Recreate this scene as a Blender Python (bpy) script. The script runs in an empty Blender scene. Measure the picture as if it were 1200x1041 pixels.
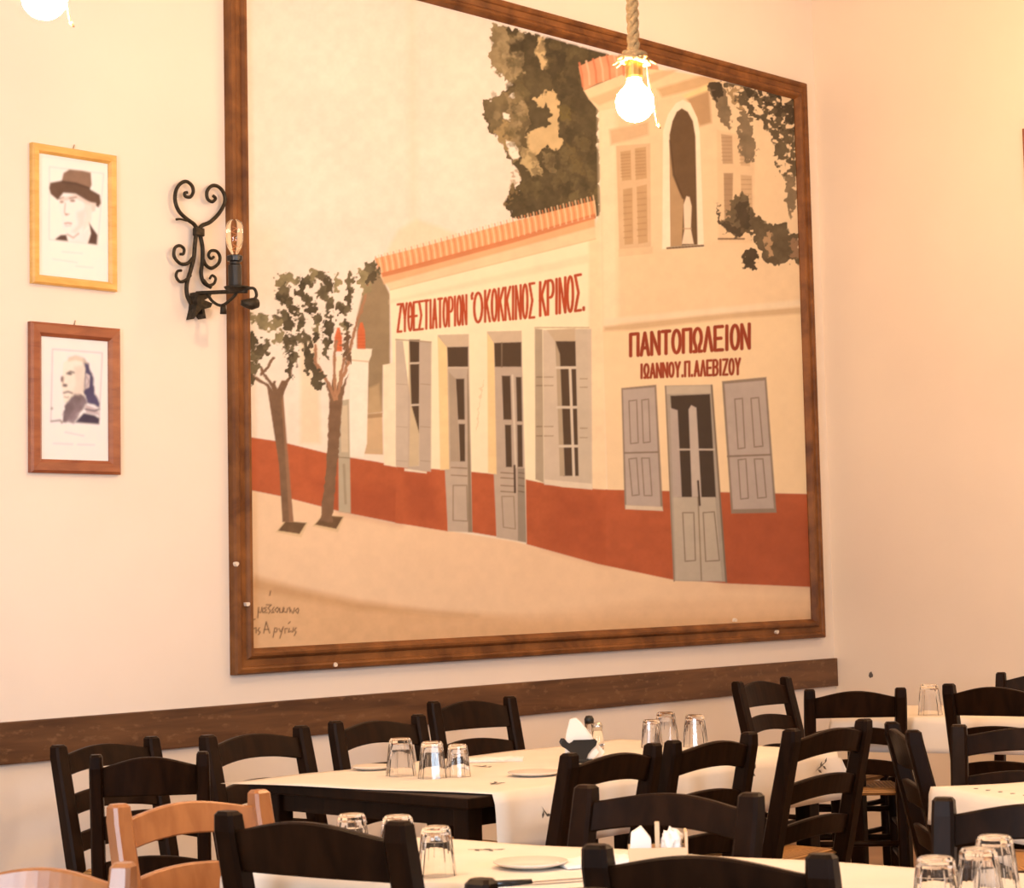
import bpy, bmesh, math, random
import numpy as np
from mathutils import Vector, Matrix

random.seed(7)
scene = bpy.context.scene
C = scene.collection

# ------------------------------------------------------------------ camera, world, big lights, exposure
FOCAL_PX, CENTRE_Y = 2500.0, 456.51
YAW, PITCH, ROLL = 0.83722138, 0.08703058, -0.02166024
EYE = Vector((-9.6418, -6.4186, 1.37))

fwd = Vector((math.sin(YAW)*math.cos(PITCH), math.cos(YAW)*math.cos(PITCH), math.sin(PITCH)))
r0 = Vector((math.cos(YAW), -math.sin(YAW), 0.0))
u0 = r0.cross(fwd)
RIGHT = r0*math.cos(ROLL) + u0*math.sin(ROLL)
UP = -r0*math.sin(ROLL) + u0*math.cos(ROLL)

cam_data = bpy.data.cameras.new('camera')
cam = bpy.data.objects.new('camera', cam_data)
C.objects.link(cam)
m = Matrix((RIGHT, UP, -fwd)).transposed().to_4x4()
m.translation = EYE
cam.matrix_world = m
cam_data.sensor_fit = 'HORIZONTAL'
cam_data.sensor_width = 36.0
cam_data.lens = 36.0*FOCAL_PX/1200.0
cam_data.shift_y = -(520.5 - CENTRE_Y)/1200.0
cam_data.clip_start = 0.05
cam_data.dof.use_dof = True
cam_data.dof.focus_distance = 9.0
cam_data.dof.aperture_fstop = 13.0
scene.camera = cam

scene.view_settings.view_transform = 'Standard'
scene.view_settings.look = 'None'
scene.view_settings.exposure = 0.0
scene.view_settings.gamma = 1.0
scene.view_settings.use_curve_mapping = False

world = bpy.data.worlds.new('daylight_sky')
scene.world = world
world.use_nodes = True
bg = world.node_tree.nodes['Background']
bg.inputs[0].default_value = (0.55, 0.72, 1.0, 1)
bg.inputs[1].default_value = 1.0

def area_light(name, loc, target, sx, sy, power, col):
    d = bpy.data.lights.new(name, 'AREA')
    d.shape = 'RECTANGLE'; d.size = sx; d.size_y = sy
    d.energy = power; d.color = col
    o = bpy.data.objects.new(name, d); C.objects.link(o)
    o.location = loc
    o.rotation_euler = (Vector(target)-Vector(loc)).to_track_quat('-Z', 'Y').to_euler()
    return o
# daylight falling through the two front windows of the room (behind the camera)
area_light('window_daylight', (-12.06, -4.6, 2.0), (-6.0, -4.6, 1.7), 1.7, 1.9, 240, (0.74, 0.86, 1.0))
area_light('window_daylight', (-7.6, -10.06, 2.0), (-7.6, -4.0, 1.6), 1.9, 1.9, 140, (0.74, 0.86, 1.0))
BULB_COL = (1.0, 0.60, 0.30)
BULB_STRENGTH = 670.0

# ------------------------------------------------------------------ surveyed points: a picture point on a known plane -> the place
def ray(x, y):
    return RIGHT*((x-600.0)/FOCAL_PX) - UP*((y-CENTRE_Y)/FOCAL_PX) + fwd
def on_level(x, y, z):
    d = ray(x, y); return EYE + d*((z-EYE.z)/d.z)
def on_wall(x, y, Y=0.0):
    d = ray(x, y); return EYE + d*((Y-EYE.y)/d.y)

# ------------------------------------------------------------------ materials
def lin(c):
    out = []
    for v in c:
        v = v/255.0
        out.append(v/12.92 if v <= 0.04045 else ((v+0.055)/1.055)**2.4)
    return out

def new_mat(name):
    mt = bpy.data.materials.new(name); mt.use_nodes = True
    nt = mt.node_tree
    return mt, nt, nt.nodes['Principled BSDF']

def plain(name, col, rough=0.5, metal=0.0, spec=0.5, noise=0.0, nscale=20.0, bump=0.0, coat=0.0):
    mt, nt, b = new_mat(name)
    b.inputs['Base Color'].default_value = (*col, 1)
    b.inputs['Roughness'].default_value = rough
    b.inputs['Metallic'].default_value = metal
    b.inputs['Specular IOR Level'].default_value = spec
    b.inputs['Coat Weight'].default_value = coat
    if noise > 0 or bump > 0:
        tc = nt.nodes.new('ShaderNodeTexCoord')
        n = nt.nodes.new('ShaderNodeTexNoise'); n.inputs['Scale'].default_value = nscale
        n.inputs['Detail'].default_value = 5
        nt.links.new(tc.outputs['Object'], n.inputs['Vector'])
        if noise > 0:
            cr = nt.nodes.new('ShaderNodeValToRGB')
            cr.color_ramp.elements[0].position = 0.3; cr.color_ramp.elements[1].position = 0.7
            cr.color_ramp.elements[0].color = (*[v*(1-noise) for v in col], 1)
            cr.color_ramp.elements[1].color = (*[min(1, v*(1+noise)) for v in col], 1)
            nt.links.new(n.outputs['Fac'], cr.inputs['Fac'])
            nt.links.new(cr.outputs['Color'], b.inputs['Base Color'])
        if bump > 0:
            bp = nt.nodes.new('ShaderNodeBump'); bp.inputs['Strength'].default_value = bump
            bp.inputs['Distance'].default_value = 0.01
            nt.links.new(n.outputs['Fac'], bp.inputs['Height'])
            nt.links.new(bp.outputs['Normal'], b.inputs['Normal'])
    return mt

def wood(name, dark, light, rough=0.4, scale=(3, 3, 40), coat=0.0, bump=0.15, spec=0.5):
    mt, nt, b = new_mat(name)
    tc = nt.nodes.new('ShaderNodeTexCoord')
    mp = nt.nodes.new('ShaderNodeMapping'); mp.inputs['Scale'].default_value = scale
    n = nt.nodes.new('ShaderNodeTexNoise'); n.inputs['Scale'].default_value = 1.0
    n.inputs['Detail'].default_value = 6; n.inputs['Distortion'].default_value = 0.6
    cr = nt.nodes.new('ShaderNodeValToRGB')
    cr.color_ramp.elements[0].position = 0.3; cr.color_ramp.elements[1].position = 0.72
    cr.color_ramp.elements[0].color = (*dark, 1); cr.color_ramp.elements[1].color = (*light, 1)
    bp = nt.nodes.new('ShaderNodeBump'); bp.inputs['Strength'].default_value = bump
    bp.inputs['Distance'].default_value = 0.004
    L = nt.links.new
    L(tc.outputs['Object'], mp.inputs['Vector']); L(mp.outputs['Vector'], n.inputs['Vector'])
    L(n.outputs['Fac'], cr.inputs['Fac']); L(cr.outputs['Color'], b.inputs['Base Color'])
    L(n.outputs['Fac'], bp.inputs['Height']); L(bp.outputs['Normal'], b.inputs['Normal'])
    b.inputs['Roughness'].default_value = rough
    b.inputs['Specular IOR Level'].default_value = spec
    b.inputs['Coat Weight'].default_value = coat
    b.inputs['Coat Roughness'].default_value = 0.25
    return mt

def worn_wood(name):
    """brown painted rail with pale knocks and scratches"""
    mt = wood(name, (0.065, 0.026, 0.010), (0.165, 0.075, 0.030), rough=0.5, scale=(2.2, 20, 22), bump=0.25)
    nt = mt.node_tree; b = nt.nodes['Principled BSDF']
    tc = nt.nodes.new('ShaderNodeTexCoord')
    mp = nt.nodes.new('ShaderNodeMapping'); mp.inputs['Scale'].default_value = (16, 16, 34)
    n = nt.nodes.new('ShaderNodeTexNoise'); n.inputs['Detail'].default_value = 8
    n.inputs['Scale'].default_value = 1.3
    cr = nt.nodes.new('ShaderNodeValToRGB')
    cr.color_ramp.elements[0].position = 0.58; cr.color_ramp.elements[1].position = 0.80
    mix = nt.nodes.new('ShaderNodeMix'); mix.data_type = 'RGBA'
    old = b.inputs['Base Color'].links[0].from_socket
    L = nt.links.new
    L(tc.outputs['Object'], mp.inputs['Vector']); L(mp.outputs['Vector'], n.inputs['Vector'])
    L(n.outputs['Fac'], cr.inputs['Fac'])
    L(cr.outputs['Color'], mix.inputs['Factor']); L(old, mix.inputs[6])
    mix.inputs[7].default_value = (0.23, 0.125, 0.060, 1)
    L(mix.outputs[2], b.inputs['Base Color'])
    return mt

def plaster(name, col):
    mt, nt, b = new_mat(name)
    tc = nt.nodes.new('ShaderNodeTexCoord')
    n1 = nt.nodes.new('ShaderNodeTexNoise'); n1.inputs['Scale'].default_value = 1.1; n1.inputs['Detail'].default_value = 4
    n2 = nt.nodes.new('ShaderNodeTexNoise'); n2.inputs['Scale'].default_value = 35; n2.inputs['Detail'].default_value = 6
    cr = nt.nodes.new('ShaderNodeValToRGB')
    cr.color_ramp.elements[0].position = 0.3; cr.color_ramp.elements[1].position = 0.7
    cr.color_ramp.elements[0].color = (*[v*0.95 for v in col], 1); cr.color_ramp.elements[1].color = (*[v*1.03 for v in col], 1)
    bp = nt.nodes.new('ShaderNodeBump'); bp.inputs['Strength'].default_value = 0.12; bp.inputs['Distance'].default_value = 0.004
    L = nt.links.new
    L(tc.outputs['Object'], n1.inputs['Vector']); L(tc.outputs['Object'], n2.inputs['Vector'])
    L(n1.outputs['Fac'], cr.inputs['Fac']); L(cr.outputs['Color'], b.inputs['Base Color'])
    L(n2.outputs['Fac'], bp.inputs['Height']); L(bp.outputs['Normal'], b.inputs['Normal'])
    b.inputs['Roughness'].default_value = 0.85; b.inputs['Specular IOR Level'].default_value = 0.2
    return mt

def rush(name):
    """woven rush: cords run parallel to the nearest seat edge, four triangles meeting in the middle"""
    mt, nt, b = new_mat(name)
    tc = nt.nodes.new('ShaderNodeTexCoord')
    sx = nt.nodes.new('ShaderNodeSeparateXYZ')
    def math_node(op, a=None, c=None):
        k = nt.nodes.new('ShaderNodeMath'); k.operation = op
        if a is not None: k.inputs[0].default_value = a
        if c is not None: k.inputs[1].default_value = c
        return k
    off = math_node('SUBTRACT', c=0.20)
    ax = math_node('ABSOLUTE'); ay = math_node('ABSOLUTE'); mx = math_node('MAXIMUM')
    w = math_node('MULTIPLY', c=420.0); s = math_node('SINE'); h = math_node('MULTIPLY_ADD', c=0.5); h.inputs[2].default_value = 0.5
    L = nt.links.new
    L(tc.outputs['Object'], sx.inputs[0]); L(sx.outputs['X'], ax.inputs[0]); L(sx.outputs['Y'], off.inputs[0])
    L(off.outputs[0], ay.inputs[0]); L(ax.outputs[0], mx.inputs[0]); L(ay.outputs[0], mx.inputs[1])
    L(mx.outputs[0], w.inputs[0]); L(w.outputs[0], s.inputs[0]); L(s.outputs[0], h.inputs[0])
    cr = nt.nodes.new('ShaderNodeValToRGB')
    cr.color_ramp.elements[0].color = (0.30, 0.13, 0.035, 1); cr.color_ramp.elements[1].color = (0.62, 0.33, 0.11, 1)
    bp = nt.nodes.new('ShaderNodeBump'); bp.inputs['Strength'].default_value = 0.7; bp.inputs['Distance'].default_value = 0.004
    L(h.outputs[0], cr.inputs['Fac']); L(cr.outputs['Color'], b.inputs['Base Color'])
    L(h.outputs[0], bp.inputs['Height']); L(bp.outputs['Normal'], b.inputs['Normal'])
    b.inputs['Roughness'].default_value = 0.6
    return mt

def glass(name, col=(1, 1, 1), rough=0.0):
    mt, nt, b = new_mat(name)
    b.inputs['Base Color'].default_value = (*col, 1)
    b.inputs['Transmission Weight'].default_value = 1.0
    b.inputs['Roughness'].default_value = rough
    b.inputs['IOR'].default_value = 1.45
    return mt

def glow(name, col, strength):
    mt = bpy.data.materials.new(name); mt.use_nodes = True
    nt = mt.node_tree; nt.nodes.remove(nt.nodes['Principled BSDF'])
    e = nt.nodes.new('ShaderNodeEmission')
    e.inputs[0].default_value = (*col, 1); e.inputs[1].default_value = strength
    nt.links.new(e.outputs[0], nt.nodes['Material Output'].inputs[0])
    return mt

def painted(name):
    mt, nt, b = new_mat(name)
    a = nt.nodes.new('ShaderNodeVertexColor'); a.layer_name = 'paint'
    nt.links.new(a.outputs['Color'], b.inputs['Base Color'])
    b.inputs['Roughness'].default_value = 0.6
    b.inputs['Specular IOR Level'].default_value = 0.25
    return mt

def paper(name, col):
    mt = plain(name, col, rough=0.8, spec=0.2, noise=0.03, nscale=9, bump=0.10)
    return mt

M = {}
M['wall'] = plaster('cream_plaster', (0.86, 0.79, 0.72))
M['wall_lamp_tint'] = plaster('lamp_tinted_plaster', (0.86, 0.74, 0.60))  # same wall plaster, with the warm tint of the lighting put into its colour
M['ceiling'] = plaster('ceiling_paint', (0.80, 0.74, 0.66))
M['floor'] = plain('floor_tile', (0.30, 0.17, 0.09), rough=0.45, noise=0.25, nscale=3, bump=0.1)
M['rail'] = worn_wood('worn_brown_rail')
M['frame'] = wood('red_brown_moulding', (0.10, 0.036, 0.011), (0.26, 0.105, 0.030), rough=0.5, scale=(9, 9, 9), spec=0.25)
M['gold'] = wood('golden_frame', (0.66, 0.36, 0.085), (0.84, 0.52, 0.16), rough=0.35, scale=(8, 8, 30), coat=0.2)
M['cherry'] = wood('cherry_frame', (0.22, 0.062, 0.030), (0.36, 0.12, 0.05), rough=0.35, scale=(8, 8, 30), coat=0.2)
M['dark'] = wood('espresso_wood', (0.0085, 0.0032, 0.0012), (0.021, 0.0082, 0.0030), rough=0.40, scale=(30, 30, 4), bump=0.1, spec=0.10)
M['orange'] = wood('honey_beech', (0.30, 0.105, 0.028), (0.42, 0.165, 0.050), rough=0.32, scale=(30, 30, 4), coat=0.25, bump=0.08)
M['rush'] = rush('woven_rush')
M['paint'] = painted('artist_paint')
M['iron'] = plain('wrought_iron', (0.035, 0.028, 0.018), rough=0.5, metal=0.6, noise=0.5, nscale=60, bump=0.4)
M['black'] = plain('black_plastic', (0.010, 0.009, 0.008), rough=0.3)
M['brass'] = plain('aged_brass', (0.45, 0.30, 0.10), rough=0.35, metal=1.0)
M['rope'] = plain('hemp_rope', (0.50, 0.31, 0.13), rough=0.9, noise=0.25, nscale=150, bump=0.6)
M['glass'] = glass('clear_glass')
M['amber'] = glass('amber_glass', (1.0, 0.86, 0.66))
M['bulb'] = glow('lit_bulb', BULB_COL, BULB_STRENGTH)
M['bulb_high'] = glow('lit_bulb_high', BULB_COL, BULB_STRENGTH*1.45)
M['paper'] = paper('cream_table_paper', (0.82, 0.74, 0.64))
M['napkin'] = paper('white_napkin', (0.88, 0.85, 0.80))
M['print'] = plain('grey_print', (0.12, 0.10, 0.085), rough=0.8)
M['leaf'] = plain('green_print', (0.10, 0.14, 0.035), rough=0.8)
M['steel'] = plain('steel', (0.6, 0.58, 0.55), rough=0.25, metal=1.0)
M['china'] = plain('pale_china', (0.80, 0.72, 0.62), rough=0.25)
M['chip'] = plain('bare_plaster_chip', (0.75, 0.66, 0.56), rough=0.9)
M['stick'] = plain('pale_stick', (0.72, 0.52, 0.32), rough=0.6)
M['filament'] = plain('filament', (0.75, 0.35, 0.15), rough=0.4)

# ------------------------------------------------------------------ building helpers
def link(name, me, mat, parent=None):
    o = bpy.data.objects.new(name, me); C.objects.link(o)
    if mat is not None:
        me.materials.append(mat)
    if parent is not None:
        o.parent = parent
    return o

def obj(name, bm, mat, parent=None, smooth=False, bevel=0.0, segs=2):
    if bevel > 0:
        bmesh.ops.bevel(bm, geom=list(bm.edges), offset=bevel, segments=segs, affect='EDGES', profile=0.6, clamp_overlap=True)
    bmesh.ops.recalc_face_normals(bm, faces=list(bm.faces))
    me = bpy.data.meshes.new(name); bm.to_mesh(me); bm.free()
    if smooth:
        for p in me.polygons: p.use_smooth = True
    return link(name, me, mat, parent)

def tag(o, label, cat, group=None):
    o['label'] = label; o['category'] = cat
    if group: o['group'] = group
    return o

def thing(name, label, cat, loc=(0, 0, 0), rz=0.0, group=None):
    o = bpy.data.objects.new(name, None); C.objects.link(o)
    o.empty_display_size = 0.1
    o.location = loc; o.rotation_euler = (0, 0, rz)
    return tag(o, label, cat, group)

def struct(o):
    o['kind'] = 'structure'; return o

def copy_tree(o, parent=None):
    c = o.copy(); C.objects.link(c)
    if parent is not None: c.parent = parent
    for ch in list(o.children):
        copy_tree(ch, c)
    return c

def box(bm, c, s, rot=None):
    mtx = Matrix.Translation(Vector(c))
    if rot is not None: mtx = mtx @ rot
    mtx = mtx @ Matrix.Diagonal((*s, 1))
    bmesh.ops.create_cube(bm, size=1.0, matrix=mtx)

def tube(bm, pts, rad, segs=8, cap=True):
    pts = [Vector(p) for p in pts]; n = len(pts)
    rads = rad if isinstance(rad, (list, tuple)) else [rad]*n
    t0 = (pts[1]-pts[0]).normalized()
    nrm = t0.orthogonal().normalized()
    rings = []
    for i in range(n):
        t = (pts[min(i+1, n-1)]-pts[max(i-1, 0)]).normalized()
        nrm = (nrm - t*nrm.dot(t)).normalized()
        bn = t.cross(nrm)
        rings.append([bm.verts.new(pts[i] + (nrm*math.cos(a)+bn*math.sin(a))*rads[i])
                      for a in [2*math.pi*k/segs for k in range(segs)]])
    for i in range(n-1):
        for k in range(segs):
            bm.faces.new((rings[i][k], rings[i][(k+1) % segs], rings[i+1][(k+1) % segs], rings[i+1][k]))
    if cap:
        bm.faces.new(rings[0][::-1]); bm.faces.new(rings[-1])

def smooth_path(pts, sub=6):
    pts = [Vector(p) for p in pts]; out = []
    for i in range(len(pts)-1):
        p0 = pts[max(i-1, 0)]; p1 = pts[i]; p2 = pts[i+1]; p3 = pts[min(i+2, len(pts)-1)]
        for k in range(sub):
            t = k/sub
            out.append(0.5*((2*p1)+(p2-p0)*t+(2*p0-5*p1+4*p2-p3)*t*t+(3*p1-p0-3*p2+p3)*t**3))
    out.append(pts[-1]); return out

def lathe(bm, prof, segs=24, centre=(0, 0, 0), facet=None):
    cx, cy, cz = centre; rings = []
    for (r, z) in prof:
        if r < 1e-6:
            rings.append([bm.verts.new((cx, cy, cz+z))])
        else:
            ring = []
            for k in range(segs):
                a = 2*math.pi*k/segs
                rr = r*(1 - (facet if facet and k % 2 else 0))
                ring.append(bm.verts.new((cx+rr*math.cos(a), cy+rr*math.sin(a), cz+z)))
            rings.append(ring)
    for i in range(len(rings)-1):
        A, B = rings[i], rings[i+1]
        for k in range(segs):
            k2 = (k+1) % segs
            if len(A) == 1 and len(B) == 1: continue
            if len(A) == 1: bm.faces.new((A[0], B[k], B[k2]))
            elif len(B) == 1: bm.faces.new((A[k], A[k2], B[0]))
            else: bm.faces.new((A[k], A[k2], B[k2], B[k]))

def prism(bm, outline, y0, y1, z_axis=True):
    """outline in (x,z), extruded along y"""
    a = [bm.verts.new((x, y0, z)) for x, z in outline]; b = [bm.verts.new((x, y1, z)) for x, z in outline]
    n = len(a)
    bm.faces.new(a); bm.faces.new(b[::-1])
    for i in range(n):
        j = (i+1) % n
        bm.faces.new((a[j], a[i], b[i], b[j]))

def grid_mesh(name, P, nx, ny):
    """P: (ny*nx,3) numpy array -> quad grid mesh"""
    me = bpy.data.meshes.new(name)
    nv = nx*ny; nf = (nx-1)*(ny-1)
    me.vertices.add(nv); me.vertices.foreach_set('co', P.astype(np.float32).ravel())
    ii, jj = np.meshgrid(np.arange(nx-1), np.arange(ny-1))
    a = (jj*nx+ii).ravel()
    q = np.stack([a, a+1, a+nx+1, a+nx], 1).astype(np.int32)
    me.loops.add(nf*4); me.loops.foreach_set('vertex_index', q.ravel())
    me.polygons.add(nf); me.polygons.foreach_set('loop_start', np.arange(0, nf*4, 4, dtype=np.int32))
    me.update(calc_edges=True); me.validate()
    return me

def set_paint(me, col):
    at = me.color_attributes.new('paint', 'FLOAT_COLOR', 'POINT')
    rgba = np.ones((len(col), 4), np.float32); rgba[:, :3] = np.clip(col, 0.002, 0.92)
    at.data.foreach_set('color', rgba.ravel())

# ------------------------------------------------------------------ the room
RX0, RY0, RZ1, T = -12.0, -10.0, 4.6, 0.12
bm = bmesh.new(); box(bm, (RX0/2, T/2, RZ1/2), (-RX0+0.24, T, RZ1)); struct(obj('wall_north', bm, M['wall']))
bm = bmesh.new(); box(bm, (T/2, RY0/2, RZ1/2), (T, -RY0, RZ1)); struct(obj('wall_east', bm, M['wall_lamp_tint']))
def wall_with_opening(name, axis, at, lo, hi, o0, o1, z0, z1):
    bm = bmesh.new()
    def seg(a, b, za, zb):
        c = (a+b)/2; s = b-a
        if axis == 'x': box(bm, (at, c, (za+zb)/2), (T, s, zb-za))
        else: box(bm, (c, at, (za+zb)/2), (s, T, zb-za))
    seg(lo, o0, 0, RZ1); seg(o1, hi, 0, RZ1); seg(o0, o1, 0, z0); seg(o0, o1, z1, RZ1)
    return struct(obj(name, bm, M['wall']))
wall_with_opening('wall_west', 'x', RX0-T/2, RY0, 0, -5.5, -3.7, 1.0, 3.0)
wall_with_opening('wall_south', 'y', RY0-T/2, RX0, 0, -8.6, -6.6, 1.0, 3.0)
bm = bmesh.new(); box(bm, (RX0/2, RY0/2, -0.05), (-RX0+0.24, -RY0+0.24, 0.1)); struct(obj('floor', bm, M['floor']))
bm = bmesh.new(); box(bm, (RX0/2, RY0/2, RZ1+0.05), (-RX0+0.24, -RY0+0.24, 0.1)); struct(obj('ceiling', bm, M['ceiling']))
# brown chair rail along the mural wall: a worn board with eased edges
bm = bmesh.new(); box(bm, ((RX0-0.004)/2, -0.011, 0.8215), (-RX0-0.004, 0.022, 0.1471))
struct(obj('trim_1', bm, M['rail'], bevel=0.004))
# pale nicks and drips on the rail, and a dark nail mark on the east wall
def smear(name, x, y, w, h, Y, mat, label):
    p = on_wall(x, y, Y)
    bm = bmesh.new(); n = 9
    vs = []
    for k in range(n):
        a = 2*math.pi*k/n; rr = 0.75+0.5*random.random()
        vs.append((p.x+w*rr*math.cos(a), p.z+h*rr*math.sin(a)))
    prism(bm, vs, Y-0.001, Y+0.0005)
    return obj(name, bm, mat)

# ------------------------------------------------------------------ painting tools (artwork colours on a fine grid)
ART_REF = np.array(lin((255, 229, 196)))
def art(c):
    return np.array(lin(c))/ART_REF*0.80

def vnoise(u, v, s, seed=0):
    rng = np.random.RandomState(seed); tab = rng.rand(64, 64)
    x = u/s; y = v/s
    xi = np.floor(x).astype(int); yi = np.floor(y).astype(int)
    fx = x-xi; fy = y-yi; fx = fx*fx*(3-2*fx); fy = fy*fy*(3-2*fy)
    a = tab[yi % 64, xi % 64]; b = tab[yi % 64, (xi+1) % 64]
    c = tab[(yi+1) % 64, xi % 64]; d = tab[(yi+1) % 64, (xi+1) % 64]
    return (a*(1-fx)+b*fx)*(1-fy)+(c*(1-fx)+d*fx)*fy

class Canvas:
    def __init__(self, U, V):
        self.U, self.V = U, V
        self.col = np.zeros((len(U), 3))
        self.n1 = vnoise(U, V, 3.0, 1)-0.5; self.n2 = vnoise(U, V, 9.0, 2)-0.5; self.n3 = vnoise(U, V, 45.0, 3)-0.5
        self.wu = (vnoise(U, V, 5.0, 5)-0.5)*2+(vnoise(U, V, 2.2, 6)-0.5); self.wv = (vnoise(U, V, 5.0, 7)-0.5)*2+(vnoise(U, V, 2.2, 8)-0.5)
    def blend(self, idx, cov, c, mottled):
        base = art(c)[None, :]*(1+mottled*(1.2*self.n2[idx]+0.6*self.n1[idx]+1.2*self.n3[idx]))[:, None]
        self.col[idx] = self.col[idx]*(1-cov[:, None])+base*cov[:, None]
    def fill(self, c, mottled=0.04):
        idx = np.arange(len(self.U)); self.blend(idx, np.ones(len(idx)), c, mottled)
    def poly(self, pts, c, a=1.0, soft=0.8, warp=0.0, mottled=0.06, thresh=None):
        pts = np.array(pts, float); pad = soft*2+warp*2+1
        idx = np.nonzero((self.U > pts[:, 0].min()-pad) & (self.U < pts[:, 0].max()+pad) &
                         (self.V > pts[:, 1].min()-pad) & (self.V < pts[:, 1].max()+pad))[0]
        if len(idx) == 0: return
        x = self.U[idx]+warp*self.wu[idx]; y = self.V[idx]+warp*self.wv[idx]
        ins = np.zeros(len(idx), bool); d2 = np.full(len(idx), 1e9)
        for i in range(len(pts)):
            x1, y1 = pts[i]; x2, y2 = pts[(i+1) % len(pts)]
            if y1 != y2:
                cr = ((y1 > y) != (y2 > y)) & (x < (x2-x1)*(y-y1)/(y2-y1)+x1)
                ins ^= cr
            ex, ey = x2-x1, y2-y1; L = ex*ex+ey*ey+1e-9
            t = np.clip(((x-x1)*ex+(y-y1)*ey)/L, 0, 1)
            d2 = np.minimum(d2, (x-x1-t*ex)**2+(y-y1-t*ey)**2)
        sd = np.sqrt(d2)*np.where(ins, 1, -1)
        cov = np.clip(0.5+sd/(2*soft), 0, 1)*a
        if thresh is not None:
            cov = cov*np.clip((vnoise(self.U[idx], self.V[idx], thresh[1], 11)*0.65+vnoise(self.U[idx], self.V[idx], thresh[1]*0.45, 12)*0.35-thresh[0])*9+0.5, 0, 1)
        self.blend(idx, cov, c, mottled)
    def ell(self, cx, cy, rx, ry, c, **k):
        self.poly([(cx+rx*math.cos(t), cy+ry*math.sin(t)) for t in [i*math.pi/9 for i in range(18)]], c, **k)
    def line(self, pts, th, c, a=1.0, soft=0.7, warp=0.0, mottled=0.04):
        pts = np.array(pts, float); pad = th+soft*2+warp*2
        idx = np.nonzero((self.U > pts[:, 0].min()-pad) & (self.U < pts[:, 0].max()+pad) &
                         (self.V > pts[:, 1].min()-pad) & (self.V < pts[:, 1].max()+pad))[0]
        if len(idx) == 0: return
        x = self.U[idx]+warp*self.wu[idx]; y = self.V[idx]+warp*self.wv[idx]; d2 = np.full(len(idx), 1e9)
        for i in range(len(pts)-1):
            x1, y1 = pts[i]; x2, y2 = pts[i+1]
            ex, ey = x2-x1, y2-y1; L = ex*ex+ey*ey+1e-9
            t = np.clip(((x-x1)*ex+(y-y1)*ey)/L, 0, 1)
            d2 = np.minimum(d2, (x-x1-t*ex)**2+(y-y1-t*ey)**2)
        cov = np.clip(0.5+(th/2-np.sqrt(d2))/(2*soft), 0, 1)*a
        self.blend(idx, cov, c, mottled)

def arc(cx, cy, rx, ry, a0, a1, n=14):
    return [(cx+rx*math.cos(math.radians(a0+(a1-a0)*k/n)), cy+ry*math.sin(math.radians(a0+(a1-a0)*k/n))) for k in range(n+1)]
GLYPH = {
 'Ζ': [[(0, 1), (1, 1), (0, 0), (1, 0)]], 'Υ': [[(0, 1), (.5, .48), (1, 1)], [(.5, .48), (.5, 0)]],
 'Θ': [arc(.5, .5, .5, .5, 0, 360, 20), [(.2, .5), (.8, .5)]], 'Ε': [[(1, 1), (0, 1), (0, 0), (1, 0)], [(0, .5), (.8, .5)]],
 'Σ': [[(1, 1), (0, 1), (.6, .5), (0, 0), (1, 0)]], 'Τ': [[(0, 1), (1, 1)], [(.5, 1), (.5, 0)]],
 'Ι': [[(.5, 0), (.5, 1)]], 'Α': [[(0, 0), (.5, 1), (1, 0)], [(.2, .32), (.8, .32)]],
 'Ο': [arc(.5, .5, .5, .5, 0, 360, 20)], 'Ρ': [[(0, 0), (0, 1), (.5, 1)]+arc(.5, .75, .5, .25, 90, -90, 8)+[(0, .5)]],
 'Ν': [[(0, 0), (0, 1), (1, 0), (1, 1)]], 'Κ': [[(0, 0), (0, 1)], [(1, 1), (0, .45)], [(.3, .6), (1, 0)]],
 'Π': [[(0, 0), (0, 1), (1, 1), (1, 0)]], 'Λ': [[(0, 0), (.5, 1), (1, 0)]],
 'Ω': [[(0, 0), (.3, 0), (.3, .14)]+arc(.5, .6, .5, .4, 235, -55, 16)+[(.7, .14), (.7, 0), (1, 0)]],
 'Β': [[(0, 0), (0, 1), (.5, 1)]+arc(.5, .77, .45, .23, 90, -90, 8)+[(0, .54)], [(.5, .54)]+arc(.5, .27, .5, .27, 90, -90, 8)+[(0, 0)]],
 '.': [[(.5, 0), (.5, .06)]], 'ʽ': [[(.7, 1), (.4, .92), (.5, .82)]],
}
def lettering(cv, text, TL, TR, BL, BR, th, c, gap=0.32):
    wd = {'Ι': 0.35, '.': 0.3, ' ': 0.5, 'ʽ': 0.35}
    total = sum(wd.get(ch, 1.0) for ch in text)+gap*(len(text)-1)
    pos = 0.0
    for ch in text:
        w = wd.get(ch, 1.0)
        for st in GLYPH.get(ch, []):
            pts = []
            for gx, gy in st:
                s = (pos+gx*w)/total
                tx, ty = TL[0]+(TR[0]-TL[0])*s, TL[1]+(TR[1]-TL[1])*s
                bx, by = BL[0]+(BR[0]-BL[0])*s, BL[1]+(BR[1]-BL[1])*s
                pts.append((bx+(tx-bx)*gy, by+(ty-by)*gy))
            cv.line(pts, th, c, soft=0.6, mottled=0.12)
        pos += w+gap

def design_grid(x0, x1, z0, z1, Y, nx, nz):
    """regular grid on a wall plane, with each point's coordinates in the artist's sketch"""
    X, Z = np.meshgrid(np.linspace(x0, x1, nx), np.linspace(z0, z1, nz))
    P = np.stack([X.ravel(), np.full(X.size, Y), Z.ravel()], 1)
    d = P-np.array(EYE)[None, :]
    w = d@np.array(fwd)
    return P, 600+FOCAL_PX*(d@np.array(RIGHT))/w, CENTRE_Y-FOCAL_PX*(d@np.array(UP))/w

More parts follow.
